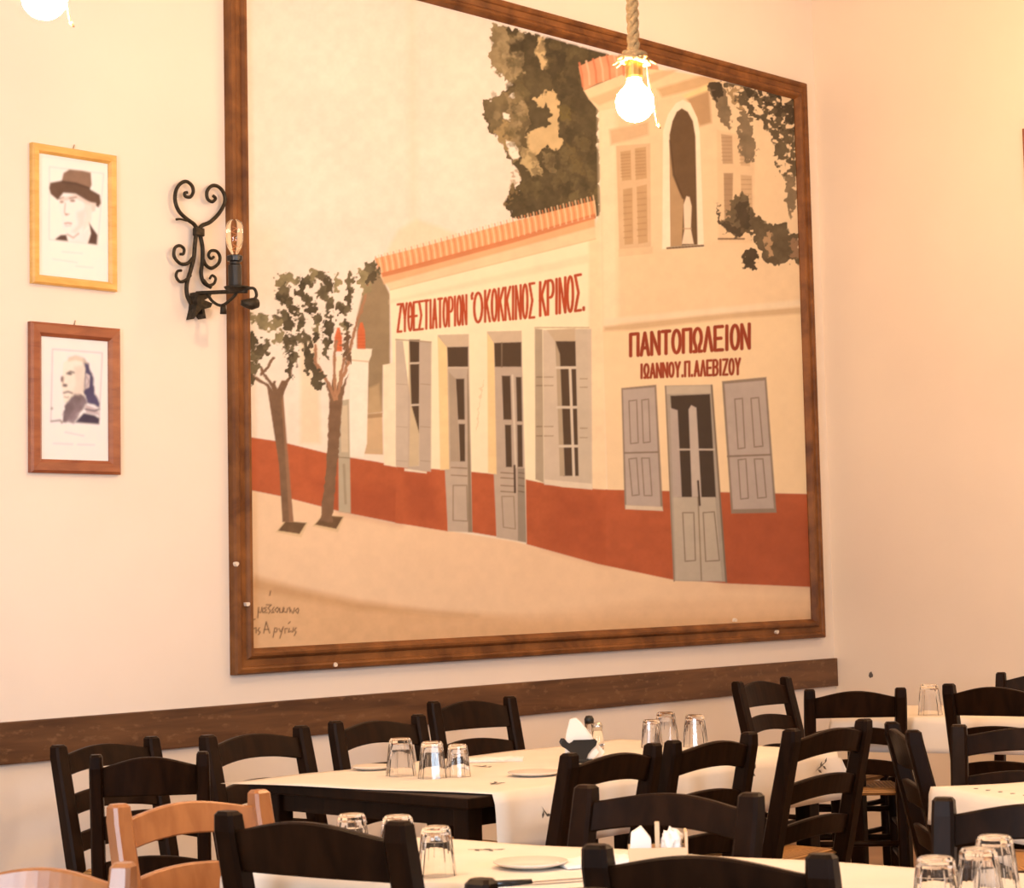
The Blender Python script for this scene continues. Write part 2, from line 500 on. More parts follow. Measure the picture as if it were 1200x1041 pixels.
# ------------------------------------------------------------------ the mural
def paint_mural(cv):
    CREAM = (254, 230, 192)
    cv.fill((250, 220, 180))
    cv.poly([(300, -200), (640, -200), (640, 500), (300, 500)], (251, 222, 186), soft=60)
    cv.poly([(476, -250), (486, -250), (490, 300), (480, 300)], (238, 204, 160), a=.35, soft=6)
    cv.poly([(455, 292), (466, 270), (488, 257), (515, 266), (548, 280), (600, 300), (440, 320)], (248, 213, 166), a=.8, soft=3)
    # far low buildings between the trees
    cv.poly([(352, 400), (372, 395), (376, 520), (352, 520)], (240, 200, 140), a=.5, soft=3)
    # big dark tree behind the houses
    T0 = [(575, 27), (594, 31), (690, 57), (770, 75), (700, 128), (704, 255), (600, 256), (598, 246), (592, 240), (600, 213), (607, 222), (609, 200), (598, 190), (590, 172), (583, 160), (575, 155), (566, 132), (563, 118), (574, 117), (588, 110), (600, 98), (590, 91), (577, 79), (573, 64), (578, 50)]
    cv.poly(T0, (88, 72, 44), warp=3, mottled=.35)
    MID = (150, 122, 78); TAN = (218, 178, 118)
    cv.poly([(575, 27), (594, 32), (597, 58), (612, 62), (613, 84), (604, 97), (590, 91), (577, 79), (573, 64), (578, 50)], (165, 136, 90), warp=3, mottled=.25)
    cv.poly([(588, 112), (604, 98), (616, 118), (622, 135), (617, 160), (608, 186), (600, 190), (588, 160), (596, 130)], MID, warp=3, mottled=.25)
    cv.poly([(586, 138), (600, 150), (602, 180), (592, 175), (580, 156)], (172, 138, 85), warp=2.5, mottled=.2)
    cv.poly([(563, 118), (592, 112), (598, 135), (580, 152), (568, 135)], (120, 98, 62), warp=3, mottled=.3)
    cv.poly([(630, 43), (637, 42), (637, 56), (642, 72), (643, 80), (635, 82), (627, 61)], TAN, warp=1.5)
    cv.poly([(625, 118), (638, 108), (649, 106), (655, 120), (653, 152), (659, 166), (651, 176), (640, 170), (630, 182), (620, 178), (616, 160), (634, 150), (643, 145), (646, 130), (640, 120), (636, 127)], TAN, warp=2.5, mottled=.12)
    cv.poly([(612, 172), (626, 176), (636, 204), (624, 208), (612, 192)], (200, 165, 108), warp=2.5, mottled=.15)
    cv.poly([(634, 176), (650, 180), (652, 205), (640, 200)], (128, 105, 66), warp=3, mottled=.25)
    cv.poly([(662, 165), (676, 175), (684, 205), (672, 200)], (118, 94, 52), warp=4, a=.7, soft=2)
    cv.ell(663, 132, 8, 10, (128, 104, 50), warp=3, a=.8, soft=1.5)
    cv.poly([(640, 60), (662, 64), (664, 92), (644, 100)], (70, 56, 34), warp=3, a=.8)
    for q in ([(592, 164), (603, 166), (610, 184), (600, 187)], [(590, 131), (597, 134), (597, 142), (590, 140)], [(596, 112), (603, 108), (603, 114)]):
        cv.poly(q, (254, 228, 190), warp=1.5)
    cv.poly([(598, 190), (610, 200), (612, 222), (602, 235), (592, 245), (597, 215)], (150, 118, 70), a=.55, warp=4, thresh=(.45, 5))
    rng = random.Random(4)
    for k in range(170):
        x = rng.uniform(596, 700); y = rng.uniform(40, 245)
        if y < 34+(x-594)*.25 or (x < 612 and y > 170): continue
        if 616 < x < 660 and 104 < y < 182: continue
        c = rng.choice([(72, 58, 34), (98, 80, 48), (112, 92, 54), (82, 66, 40), (120, 98, 58)])
        cv.ell(x, y, rng.uniform(3, 8), rng.uniform(4, 10), c, a=.55, warp=4, soft=1.6, mottled=.3)
    for k in range(46):
        x = rng.uniform(577, 614); y = rng.uniform(34, 92) if k % 2 else rng.uniform(112, 180)
        c = rng.choice([(170, 140, 94), (136, 112, 70), (188, 156, 106), (120, 98, 60)])
        if y > 60 and y < 95 and x < 584: continue
        if y > 150 and x < 590: continue
        cv.ell(x, y, rng.uniform(2, 5), rng.uniform(3, 6), c, a=.5, warp=3, soft=1.4, mottled=.2)
    # ground
    cv.poly([(250, 560), (290, 574), (330, 582), (400, 600), (460, 613), (525, 622), (605, 635), (700, 660), (790, 679), (850, 684), (1000, 690), (1000, 900), (250, 900)], (247, 200, 148), soft=1.2, mottled=.04)
    cv.poly([(250, 668), (300, 677), (350, 690), (420, 705), (500, 716), (620, 724), (760, 722), (1000, 716), (1000, 900), (250, 900)], (228, 174, 118), soft=6, mottled=.07)
    cv.poly([(300, 677), (350, 690), (420, 705), (500, 716), (560, 722), (420, 716), (340, 700), (290, 690)], (205, 150, 96), a=.6, soft=4)
    cv.poly([(480, 735), (760, 705), (960, 700), (960, 722), (700, 730)], (236, 184, 130), a=.6, soft=6)
    # left garden wall, red base
    RED = (190, 92, 50); DRED = (160, 72, 40)
    cv.poly([(250, 504), (290, 512), (330, 518), (390, 533), (440, 541), (470, 547), (470, 614), (400, 600), (330, 582), (250, 566)], RED, mottled=.12)
    cv.poly([(360, 560), (470, 575), (470, 614), (400, 600)], DRED, a=.5, soft=8)
    # grey-green tall wall beside the long house
    cv.poly([(418, 372), (427, 335), (438, 308), (446, 322), (457, 345), (457, 428), (449, 428), (448, 482), (430, 484), (428, 412), (418, 412)], (158, 128, 88), mottled=.1, soft=1.2)
    cv.poly([(424, 486), (448, 484), (449, 533), (426, 532)], (215, 172, 120))
    cv.poly([(424, 486), (448, 484), (448, 489), (424, 491)], (178, 138, 92))
    cv.poly([(432, 455), (444, 450), (448, 484), (430, 486)], (196, 158, 108), soft=2)
    # gate pillars with red urns
    cv.poly([(392, 418), (401, 417), (400, 470), (392, 470)], (252, 222, 176))
    cv.poly([(411, 417), (432, 417), (430, 520), (426, 536), (408, 534)], CREAM)
    cv.poly([(408, 408), (436, 409), (435, 417), (432, 424), (411, 423), (410, 417)], (252, 226, 184))
    cv.line([(410, 422), (432, 424)], 1.2, (214, 176, 128))
    for x, y0, y1, w in ((396.5, 384, 412, 4.6), (423.5, 378, 409, 4.6)):
        cv.poly([(x-w, y1), (x-w, y1-12), (x-w*.9, y0+10), (x-1.3, y0), (x+1.5, y0), (x+w*.9, y0+10), (x+w, y1)], (226, 112, 62), mottled=.15)
        for k in range(4): cv.line([(x-w, y1-4-4*k), (x+w, y1-4-4*k)], 1, (196, 84, 46), a=.6)
    cv.poly([(396, 470), (409, 468), (411, 602), (397, 600)], (190, 166, 128))
    cv.poly([(399, 476), (407, 475), (408, 530), (400, 530)], (216, 186, 142))
    cv.line([(397, 536), (410, 537)], 1.2, (150, 126, 92)); cv.line([(403, 545), (405, 590)], 3, (170, 146, 110))
    # long low house ---------------------------------------------------------------------------
    cv.poly([(456, 330), (697, 262), (703, 590), (466, 552)], (254, 228, 176), mottled=.03)
    cv.poly([(449, 428), (466, 424), (467, 548), (450, 545)], (253, 224, 176))
    cv.poly([(690, 276), (704, 250), (712, 590), (690, 590)], (253, 214, 160), soft=2)
    cv.poly([(465, 547), (525, 551), (525, 623), (463, 613)], RED, mottled=.12)
    cv.poly([(552, 553), (582, 556), (582, 629), (552, 624)], RED, mottled=.12)
    cv.poly([(616, 562), (660, 571), (710, 574), (792, 576), (790, 680), (700, 661), (617, 638)], RED, mottled=.12)
    cv.poly([(652, 575), (712, 590), (712, 660), (640, 640)], DRED, a=.45, soft=10)
    cv.poly([(475, 552), (505, 556), (516, 612), (480, 610)], DRED, a=.5, soft=6)
    # cornice and tiles
    cv.poly([(446, 324), (697, 258), (698, 280), (457, 340)], (250, 205, 150))
    cv.poly([(446, 320), (697, 254), (697, 266), (450, 333)], (240, 176, 118), soft=1.5)
    cv.line([(457, 340), (698, 280)], 1.5, (232, 184, 128), a=.7)
    cv.poly([(456, 352), (690, 298), (690, 308), (456, 356)], (244, 206, 156), a=.5, soft=2)
    cv.poly([(439, 303), (500, 288), (600, 260), (697, 235), (698, 252), (600, 281), (500, 308), (447, 322)], (243, 168, 108), mottled=.1)
    cv.poly([(447, 320), (500, 306), (600, 279), (698, 250), (698, 256), (600, 285), (500, 312), (448, 325)], (214, 118, 66), a=.8)
    n = 74
    for k in range(n):
        t = k/(n-1); x = 440+t*255; yt = 303-t*69+(.0 if k % 2 else 1.0); yb = yt+17+t*2
        cv.line([(x, yt-3-1.5*t), (x+2.4, yt+8), (x+3.5, yb)], 1.3, (254, 206, 150) if k % 2 else (226, 130, 76), a=.8)
    # windows and doors of the long house
    GR = (196, 168, 136); LG = (214, 186, 150); DK = (84, 62, 42); REV = (250, 206, 138)
    cv.poly([(479, 400), (492, 400), (491.5, 546), (478, 548)], (212, 180, 132))
    cv.poly([(479.5, 398), (492, 398), (491.3, 508), (482, 475)], DK)
    for y in (426, 475): cv.line([(480, y), (492, y-.5)], 2.2, LG)
    cv.poly([(464, 399), (472, 400), (481, 470), (479, 549), (464, 546)], GR); cv.poly([(464, 399), (471, 400), (478, 455), (478, 549), (464, 546)], LG, a=.6)
    cv.poly([(491.5, 399), (505.5, 401), (505, 553), (478, 551), (478, 547), (491, 546)], GR, mottled=.04)
    for y in (450, 500, 540): cv.line([(493, y), (504, y+1)], 1, (168, 140, 106), a=.8); cv.line([(465, y), (477, y+1)], 1, (176, 148, 112), a=.6)
    cv.line([(464, 398), (505, 401)], 1.4, (176, 148, 112))
    cv.poly([(474, 549), (500, 553), (500, 555), (474, 552)], (240, 214, 174))
    # first door
    cv.poly([(513, 393), (549, 392), (553.5, 624), (525, 623)], GR)
    cv.poly([(513, 394), (524, 407), (526.5, 550), (516, 551)], REV)
    cv.poly([(514, 393), (549, 392), (549, 406), (524, 407)], (212, 180, 140))
    cv.poly([(524, 407), (548.7, 406.5), (548.7, 430.5), (525, 430.5)], DK)
    cv.poly([(534, 444), (544, 444), (544.7, 492), (536.6, 492)], DK); cv.poly([(537.5, 497), (544.8, 497), (545, 541), (539, 541)], DK)
    cv.poly([(526, 436), (534, 444), (539, 541), (528, 541)], (180, 152, 118))
    cv.poly([(548.5, 430), (553.5, 624), (548.5, 624), (547.5, 440)], (150, 124, 92))
    for y in (548, 557): cv.line([(529, y), (547, y+1)], 1.2, (146, 118, 86))
    cv.line([(531, 569), (547, 569), (548, 611), (531, 610), (531, 569)], 1.3, (152, 126, 94))
    cv.line([(525, 431), (549, 431)], 1.8, LG)
    # second door
    cv.poly([(571, 389), (611, 388), (617, 636), (582, 630)], GR)
    cv.poly([(571, 390), (579, 402), (582, 556), (572, 554)], REV)
    cv.poly([(571, 389), (611, 388), (611, 401), (579, 402)], (212, 180, 140))
    cv.poly([(579, 402), (611, 401), (611, 430), (580, 430)], DK); cv.line([(588, 402), (588, 430)], 1.6, (128, 104, 76))
    for q in ([(588, 440.5), (598, 440.5), (599.5, 492), (590, 492)], [(591.7, 498), (599, 498), (600, 547.5), (593, 547.5)], [(604.6, 442), (611, 442), (612, 494), (606, 494)], [(606, 498), (612, 498), (612.7, 547.5), (606.8, 547.5)]):
        cv.poly(q, DK)
    cv.line([(600.5, 440), (604.5, 548)], 2.2, (222, 196, 160))
    cv.poly([(606.5, 549), (614.6, 549), (616.7, 636), (607, 634)], (158, 136, 108))
    for y in (554, 560, 569, 576): cv.line([(587, y), (602, y+1)], 1.2, (140, 112, 82)); cv.line([(608, y), (614, y+1)], 1, (110, 88, 64))
    cv.line([(588, 582), (602, 582), (604, 620), (590, 618), (588, 582)], 1.2, (156, 130, 98))
    cv.line([(603, 546), (603.5, 577)], 2.4, (78, 56, 40))
    cv.line([(558, 505), (562, 470), (566, 445)], 1.2, (226, 176, 120), a=.5, warp=2)
    # second window
    cv.poly([(626.7, 385), (635.5, 386), (637.4, 566), (627.5, 562)], (182, 156, 120))
    cv.poly([(636, 386.7), (693, 385.5), (694, 573), (637.4, 567)], LG)
    cv.poly([(641, 387), (674, 385), (674, 401), (651, 401)], (206, 174, 132))
    cv.poly([(651, 400), (674.5, 400), (678.6, 558), (660, 558)], DK)
    cv.poly([(651, 401), (656, 415), (662, 558), (656, 558)], (186, 158, 120))
    for x1, y1, x2, y2, w in ((652, 431, 675, 431, 3), (653, 477.5, 677, 477.5, 3), (656, 523, 678, 523, 3), (668, 432, 672.5, 558, 3)): cv.line([(x1, y1), (x2, y2)], w, (222, 196, 160))
    cv.poly([(674.5, 386), (688, 386), (693, 573), (678.6, 570)], (210, 184, 148))
    for y in (442, 452, 500, 511): cv.line([(638, y), (648, y)], 1.2, (168, 140, 104)); cv.line([(680, y+2), (688, y+2)], 1.2, (168, 140, 104)); cv.line([(629, y), (635, y)], 1.2, (140, 114, 82))
    cv.poly([(638, 562), (694, 567), (694, 574), (638, 568)], (236, 208, 168))
    cv.line([(627, 384), (690, 384)], 1.2, (190, 158, 116))
    # tall house and shop -------------------------------------------------------------------------
    cv.poly([(702, 128), (838, 92), (990, 110), (990, 390), (706, 390)], (246, 204, 150), mottled=.04)
    cv.poly([(702, 128), (722, 122), (724, 385), (706, 385)], (252, 218, 166), soft=4)
    cv.poly([(706, 384), (990, 352), (990, 580), (712, 576)], (251, 210, 154), mottled=.03)
    cv.poly([(708, 383), (850, 366), (990, 356), (990, 364), (850, 374), (740, 387), (708, 388)], (212, 168, 116), soft=2, a=.8)
    cv.poly([(708, 374), (990, 346), (990, 354), (708, 381)], (250, 216, 168), soft=2, a=.8)
    cv.poly([(710, 574), (990, 580), (990, 690), (850, 684), (790, 679), (710, 662)], (186, 90, 50), mottled=.10)
    cv.poly([(850, 600), (990, 600), (990, 690), (850, 684)], DRED, a=.35, soft=12)
    # eaves
    cv.poly([(684, 106), (750, 78), (838, 92), (833, 107), (770, 118), (702, 130), (690, 116)], (250, 208, 152))
    cv.poly([(770, 104), (838, 84), (841, 93), (832, 100), (776, 114)], (212, 164, 108), soft=2, a=.8)
    cv.poly([(690, 116), (770, 84), (800, 80), (775, 92), (702, 124)], (224, 178, 122), soft=1.5, a=.7)
    cv.poly([(800, 112), (838, 95), (834, 106), (806, 116)], (255, 212, 140), soft=2)
    cv.poly([(678, 78), (700, 68), (750, 56), (768, 62), (772, 82), (750, 80), (700, 98), (684, 106)], (240, 158, 108), mottled=.1)
    for k in range(11):
        x = 679+k*8; yt = 77-k*2.2
        cv.line([(x, yt-3), (x+3, yt+10), (x+4, yt+24)], 2.4, (250, 186, 136) if k % 2 else (222, 124, 78), a=.85)
    cv.poly([(805, 116), (831, 106), (834, 144), (820, 148)], (196, 150, 100), soft=2)
    # shuttered window upstairs
    cv.poly([(714, 152), (760, 143), (760, 158), (716, 170)], (226, 180, 128), soft=2)
    cv.poly([(722, 171), (762, 168), (763, 297), (726, 300)], (226, 182, 130))
    for q in ([(727, 178), (739, 176), (740, 211), (729, 212)], [(744, 174), (757, 172), (758, 209), (745, 211)], [(730, 222), (741, 220), (742, 286), (732, 287)], [(746, 219), (758, 216), (759, 284), (748, 286)]):
        cv.poly(q, (204, 158, 106))
        for k in range(1, 9):
            y = q[0][1]+(q[2][1]-q[0][1])*k/9; cv.line([(q[0][0]+1, y), (q[1][0]-1, y-1)], 1.0, (176, 130, 84), a=.7)
    cv.poly([(725, 292), (765, 289), (765, 297), (725, 301)], (236, 194, 140))
    # arched niche with a pale figure behind a curtain
    cv.poly([(776, 292), (777, 153), (783, 134), (792, 121), (800, 117), (809, 121), (817, 138), (820, 155), (825, 290)], (255, 226, 180))
    cv.poly([(786, 289), (784.5, 158), (788, 142), (793, 131), (799, 127), (806, 131), (812, 142), (815, 160), (817.5, 287)], (108, 78, 48), mottled=.12)
    cv.poly([(785, 170), (789, 205), (796, 224), (801, 234), (799, 288), (786, 289)], (188, 146, 98))
    cv.line([(785, 165), (789, 205), (800, 232)], 2.0, (80, 56, 36), a=.8, soft=1.2)
    cv.poly([(801, 240), (804.5, 230), (808, 231), (810.5, 242), (809.5, 268), (813, 286), (799, 286), (802, 270)], (244, 208, 164))
    cv.line([(801, 268), (810, 268)], 1.2, (190, 148, 104))
    cv.line([(782, 291), (824, 288)], 2.4, (120, 88, 58))
    # window on the side face
    cv.poly([(840, 152), (884, 162), (884, 285), (842, 284)], (236, 192, 138), a=.7, soft=1.5)
    for q, c in (([(845, 157), (858, 159), (859, 192), (847, 192)], (200, 158, 112)), ([(866, 162), (878, 165), (879, 195), (868, 194)], (216, 172, 122)), ([(848, 203), (859, 203), (858, 254), (849, 256)], (180, 140, 98)), ([(868, 205), (881, 206), (882, 250), (869, 250)], (214, 170, 120))):
        cv.poly(q, c)
        for k in range(1, 8):
            y = q[0][1]+(q[2][1]-q[0][1])*k/8; cv.line([(q[0][0]+1, y), (q[1][0]-1, y)], 1, (158, 118, 80), a=.5)
    cv.line([(842, 280), (872, 280)], 2, (130, 98, 66))
    # hanging foliage, top right
    F1 = (104, 84, 56); F2 = (138, 112, 78); F3 = (76, 60, 40)
    cv.poly([(831, 97), (842, 94), (851, 106), (857, 138), (856, 150), (846, 146), (838, 124), (833, 110)], F2, warp=3, mottled=.3)
    cv.poly([(832, 97), (843, 95), (848, 112), (838, 118)], F3, warp=3, mottled=.3)
    cv.poly([(848, 96), (872, 104), (874, 130), (862, 128)], (176, 140, 92), warp=4, thresh=(.4, 5), mottled=.25)
    cv.poly([(865, 125), (878, 132), (886, 170), (886, 187), (873, 190), (866, 165)], F2, warp=4, mottled=.3)
    cv.poly([(842, 90), (940, 112), (940, 215), (931, 210), (925, 190), (912, 180), (905, 155), (892, 150), (885, 138), (868, 125), (858, 108)], F1, warp=5, thresh=(.46, 5.5), mottled=.35)
    cv.poly([(868, 98), (940, 114), (940, 160), (915, 150), (900, 128), (880, 118)], F3, warp=5, thresh=(.52, 4.5), mottled=.3)
    cv.poly([(905, 150), (938, 150), (938, 225), (930, 240), (924, 215), (912, 205)], F1, warp=5, thresh=(.48, 5), mottled=.3)
    cv.poly([(918, 205), (932, 208), (932, 240), (927, 258), (922, 235)], F2, warp=4, mottled=.3)
    # lower spray
    cv.poly([(839, 240), (846, 260), (852, 254), (860, 228), (868, 225), (876, 232), (886, 254), (899, 260), (912, 262), (921, 262), (926, 274), (938, 278), (938, 308), (924, 306), (905, 312), (896, 304), (890, 292), (880, 272), (872, 272), (863, 280), (850, 270), (842, 258)], F1, warp=4, mottled=.4)
    cv.poly([(839, 238), (848, 262), (862, 264), (866, 228), (876, 232), (880, 262), (864, 280), (845, 268)], F3, warp=4, thresh=(.4, 6), mottled=.3)
    cv.poly([(896, 272), (902, 270), (905, 300), (899, 300)], (196, 152, 104), warp=3, a=.8)
    cv.ell(879, 304, 10, 12, F3, warp=4, mottled=.35)
    cv.poly([(926, 280), (938, 284), (938, 302), (926, 300)], (168, 124, 86), warp=4, a=.7)
    # shop front
    SG = (190, 166, 142); DG = (142, 118, 92)
    cv.poly([(728, 455), (769, 451), (777, 598), (732, 596)], (150, 126, 100))
    cv.poly([(730, 457), (767, 454), (774, 594), (734, 592)], SG)
    cv.poly([(733, 592), (776, 594), (777, 599), (733, 597)], (226, 196, 156))
    for q in ([(737, 470), (746, 469), (748, 519), (739, 520)], [(752, 469), (760, 468), (762, 518), (754, 519)], [(737, 538), (746, 537), (749, 580), (741, 581)], [(752, 537), (761, 537), (764, 581), (755, 581)]):
        cv.line(q+[q[0]], 1.3, DG)
    cv.line([(732, 531), (771, 530)], 2, DG)
    cv.poly([(846, 447), (898, 442), (910, 601), (857, 602)], (150, 126, 100))
    cv.poly([(849, 450), (896, 446), (907, 596), (859, 597)], SG)
    for q in ([(861, 468), (870, 467), (873, 525), (865, 526)], [(880, 467), (889, 466), (894, 523), (884, 524)], [(865, 539), (874, 538), (877, 584), (868, 585)], [(884, 538), (894, 538), (898, 583), (888, 584)]):
        cv.line(q+[q[0]], 1.4, DG)
    cv.line([(853, 535), (903, 533)], 2.2, DG)
    cv.poly([(779, 452), (834, 451), (851, 682), (790, 681)], (176, 156, 128))
    cv.poly([(780, 453), (833, 452), (833, 461), (781, 462)], (200, 176, 142))
    cv.poly([(785.6, 464), (832, 462), (839, 583), (794, 583)], (70, 54, 40))
    cv.poly([(785, 478), (794, 481), (799, 583), (789, 583)], SG); cv.poly([(807, 480), (810, 475), (816, 478), (822, 583), (811, 583)], (200, 176, 148))
    cv.poly([(789, 583), (838, 583), (846, 681), (792, 680)], (196, 174, 142))
    for x1, x2 in ((795, 809), (819, 837)): cv.line([(x1, 527), (x2, 527)], 2, (200, 176, 146))
    for q in ([(800, 601), (813, 601), (815, 657), (803, 658)], [(824, 601), (837, 600), (843, 657), (827, 658)]): cv.line(q+[q[0]], 1.4, DG)
    cv.line([(818, 583), (822, 680)], 1.6, (150, 126, 96)); cv.line([(818, 564), (820, 592)], 2.4, (72, 52, 38))
    cv.line([(834, 452), (851, 682)], 2.2, (132, 108, 82)); cv.line([(780, 453), (790, 681)], 1.6, (150, 124, 96))
    # shop lettering
    RL = (184, 70, 34)
    lettering(cv, 'ΖΥΘΕΣΤΙΑΤΟΡΙΟΝ', (466, 357), (546.5, 346), (466, 389), (546.5, 380), 2.9, RL, gap=.46)
    lettering(cv, 'ʽΟ', (551.5, 344), (565, 343), (551.5, 379), (565, 377), 3.2, RL, gap=.1)
    lettering(cv, 'ΚΟΚΚΙΝΟΣ', (568.5, 341), (626, 332), (568.5, 377), (626, 372), 3.1, RL, gap=.44)
    lettering(cv, 'ΚΡΙΝΟΣ.', (633, 331), (685, 321), (633, 370), (685, 363), 3.4, RL, gap=.40)
    RD = (156, 58, 30)
    lettering(cv, 'ΠΑΝΤΟΠΩΛΕΙΟΝ', (739, 392), (878, 380), (739, 417), (878, 408), 4.2, RD, gap=.42)
    lettering(cv, 'ΙΩΑΝΝΟΥ.Π.ΑΛΕΒΙΖΟΥ', (751, 427.5), (867, 420.5), (751, 443), (867, 438.5), 3.0, RD, gap=.50)
    # painter's handwriting, lower left
    HW = (96, 62, 36)
    for st in ([(302, 724), (303, 712), (303, 718), (306, 718), (307, 712), (308, 718)], [(312, 712), (309, 713), (312, 715), (309, 718), (313, 718)], [(312, 709), (318, 709), (314, 713), (317, 716), (315, 719)], [(321, 712), (319, 715), (321, 718), (318, 718)], [(325, 712), (322, 715), (325, 718), (327, 714), (325, 712)], [(328, 713), (328, 718), (331, 718), (332, 712)], [(333, 713), (332, 717), (336, 718), (337, 713)], [(340, 718), (339, 712), (343, 719)], [(345, 713), (344, 718)], [(349, 713), (346, 716), (349, 719), (350, 715), (349, 713)],
               [(293, 727), (299, 726)], [(296, 727), (296, 733)], [(297, 737), (300, 736), (300, 742)], [(304, 736), (302, 739), (305, 741), (303, 744)], [(309, 742), (312, 729), (316, 742)], [(310, 738), (315, 738)], [(320, 747), (322, 736), (325, 737), (324, 741), (321, 741)], [(327, 737), (329, 741), (332, 735), (328, 748)], [(334, 742), (334, 737), (337, 737)], [(339, 737), (338, 741), (341, 740), (343, 741), (344, 736)], [(347, 736), (345, 739), (347, 741), (345, 745)], [(317, 693), (316, 698)], [(338, 731), (340, 729)]):
        cv.line(st, 1.3, HW, a=.85, soft=.5)
    # street trees (front) ---------------------------------------------------------------------------
    BR = (128, 92, 62); O1 = (112, 94, 62); O2 = (150, 128, 84); O3 = (90, 74, 48); BP = (176, 122, 82)
    cv.poly([(323, 624), (333, 611), (361, 613), (353, 630)], (230, 186, 130)); cv.poly([(326, 622), (335, 611), (359, 613), (351, 626)], (112, 80, 50), mottled=.2)
    cv.poly([(366, 617), (378, 603), (404, 605), (396, 624)], (230, 186, 130)); cv.poly([(369, 615), (379, 604), (402, 606), (394, 620)], (112, 80, 50), mottled=.2)
    cv.poly([(312, 448), (320, 458), (321, 447), (325, 456), (330, 446), (337, 446), (332, 464), (336, 520), (344, 612), (331, 612), (327, 545)], BR, mottled=.2)
    cv.poly([(330, 470), (332, 462), (340, 560), (344, 612), (339, 612)], BP, a=.5)
    cv.poly([(380, 444), (388, 456), (391, 440), (394, 455), (399, 438), (401, 452), (408, 438), (402, 466), (396, 540), (389, 612), (375, 611), (382, 550), (386, 468)], BR, warp=.8, mottled=.2)
    for p in ([(324, 468), (314, 452), (304, 446), (296, 440)], [(326, 466), (318, 450), (310, 440), (306, 432)], [(328, 466), (334, 452), (341, 440), (342, 425)], [(325, 466), (321, 450), (322, 448)], [(306, 440), (314, 430), (320, 420)]):
        cv.line(p, 3.4, BR, warp=1, mottled=.2)
    for p in ([(392, 468), (384, 448), (376, 434), (370, 425), (370, 405)], [(394, 468), (400, 446), (408, 425), (412, 400), (418, 380), (426, 355), (432, 330)], [(393, 462), (392, 440), (392, 420), (394, 400)], [(388, 455), (382, 445)], [(374, 436), (368, 420)], [(398, 455), (399, 440), (404, 420)]):
        cv.line(p, 3.6, BP, warp=1, mottled=.2)
    def tuft(cx, cy, rx, ry, c):
        cv.ell(cx, cy, rx, ry, c, warp=4.5, mottled=.4)
    for t in ((293, 372, 6, 7, O2), (304, 374, 10, 9, O2), (311, 382, 8, 6, O2), (330, 374, 14, 8, O1), (338, 380, 7, 9, O3), (322, 380, 8, 7, O2), (328, 396, 7, 8, O2), (341, 400, 8, 9, O3), (347, 396, 6, 5, O1), (336, 410, 5, 6, O1), (341, 428, 4, 16, O3), (345, 415, 3, 10, O1), (293, 400, 7, 13, O3), (306, 412, 9, 9, O3), (312, 404, 5, 7, O1), (300, 418, 6, 6, O1), (292, 438, 7, 14, O3), (296, 430, 8, 7, O1)):
        tuft(*t)
    for t in ((330, 330, 7, 8, O2), (340, 328, 8, 6, O2), (333, 342, 9, 8, O1), (330, 350, 6, 5, O3), (338, 356, 7, 7, O1), (346, 364, 7, 5, O3), (352, 376, 4, 14, O1), (353, 336, 5, 14, O3), (360, 328, 9, 8, O1), (368, 322, 8, 7, O2), (378, 324, 6, 8, O1), (385, 334, 7, 12, O3), (376, 342, 6, 8, O1), (360, 352, 8, 7, O1), (366, 362, 6, 6, O3), (384, 355, 6, 14, O1), (386, 385, 5, 18, O3), (383, 405, 4, 14, O1), (372, 374, 7, 6, O1), (373, 388, 6, 10, O2), (370, 396, 5, 6, O3), (396, 332, 4, 11, O2), (410, 335, 5, 16, O1), (408, 352, 4, 14, O3), (402, 362, 7, 6, O1), (398, 364, 5, 4, O3), (403, 384, 5, 6, O2), (407, 380, 3, 6, O3), (438, 314, 5, 9, O1), (432, 320, 6, 10, O1), (425, 325, 6, 9, O2), (428, 338, 5, 8, O2), (436, 326, 5, 9, O3), (358, 400, 6, 10, O1), (361, 418, 7, 14, O3), (366, 432, 8, 9, O3), (374, 442, 9, 8, O3), (372, 452, 5, 5, O3), (350, 396, 4, 4, O1), (404, 400, 4, 12, BR), (408, 415, 3, 14, BR)):
        tuft(*t)
    # bare margin left along the upper edge
    cv.poly([(240, -140), (494, -20), (600, 9), (700, 38), (840, 72), (945, 98), (945, 119), (931, 115), (840, 93), (700, 60), (600, 31), (494, 2), (240, -104)], (255, 224, 196), soft=1.2)

FX0, FX1, FZ0, FZ1 = -4.1916, -0.128, 1.008, 3.985
mural = thing('framed_mural', 'huge brown-framed mural of tile-roofed shopfronts with red Greek lettering', 'mural', ((FX0+FX1)/2, 0, FZ0))
mb = mural.location.copy()
def local(P, o):
    return P-np.array(o)[None, :]
P, U, V = design_grid(FX0+0.05, FX1-0.05, FZ0+0.05, FZ1-0.05, -0.014, 800, 760)
cv = Canvas(U, V); paint_mural(cv)
me = grid_mesh('painting', local(P, mb), 800, 760); set_paint(me, cv.col)
link('painting', me, M['paint'], mural)
def moulding(parent, x0, x1, z0, z1, prof, mat, name='frame_rail', base=(0, 0, 0)):
    """four mitred rails of one moulding profile; prof = (across from the outer edge, height off the wall)"""
    cs = [(x0, z0, 1, 1), (x1, z0, -1, 1), (x1, z1, -1, -1), (x0, z1, 1, -1)]
    for k in range(4):
        a, b = cs[k], cs[(k+1) % 4]
        bm = bmesh.new()
        A = [bm.verts.new((a[0]+a[2]*w-base[0], -h-base[1], a[1]+a[3]*w-base[2])) for w, h in prof]
        B = [bm.verts.new((b[0]+b[2]*w-base[0], -h-base[1], b[1]+b[3]*w-base[2])) for w, h in prof]
        n = len(prof)
        for i in range(n):
            j = (i+1) % n
            bm.faces.new((A[i], A[j], B[j], B[i]))
        bm.faces.new(A[::-1]); bm.faces.new(B)
        obj(name, bm, mat, parent)
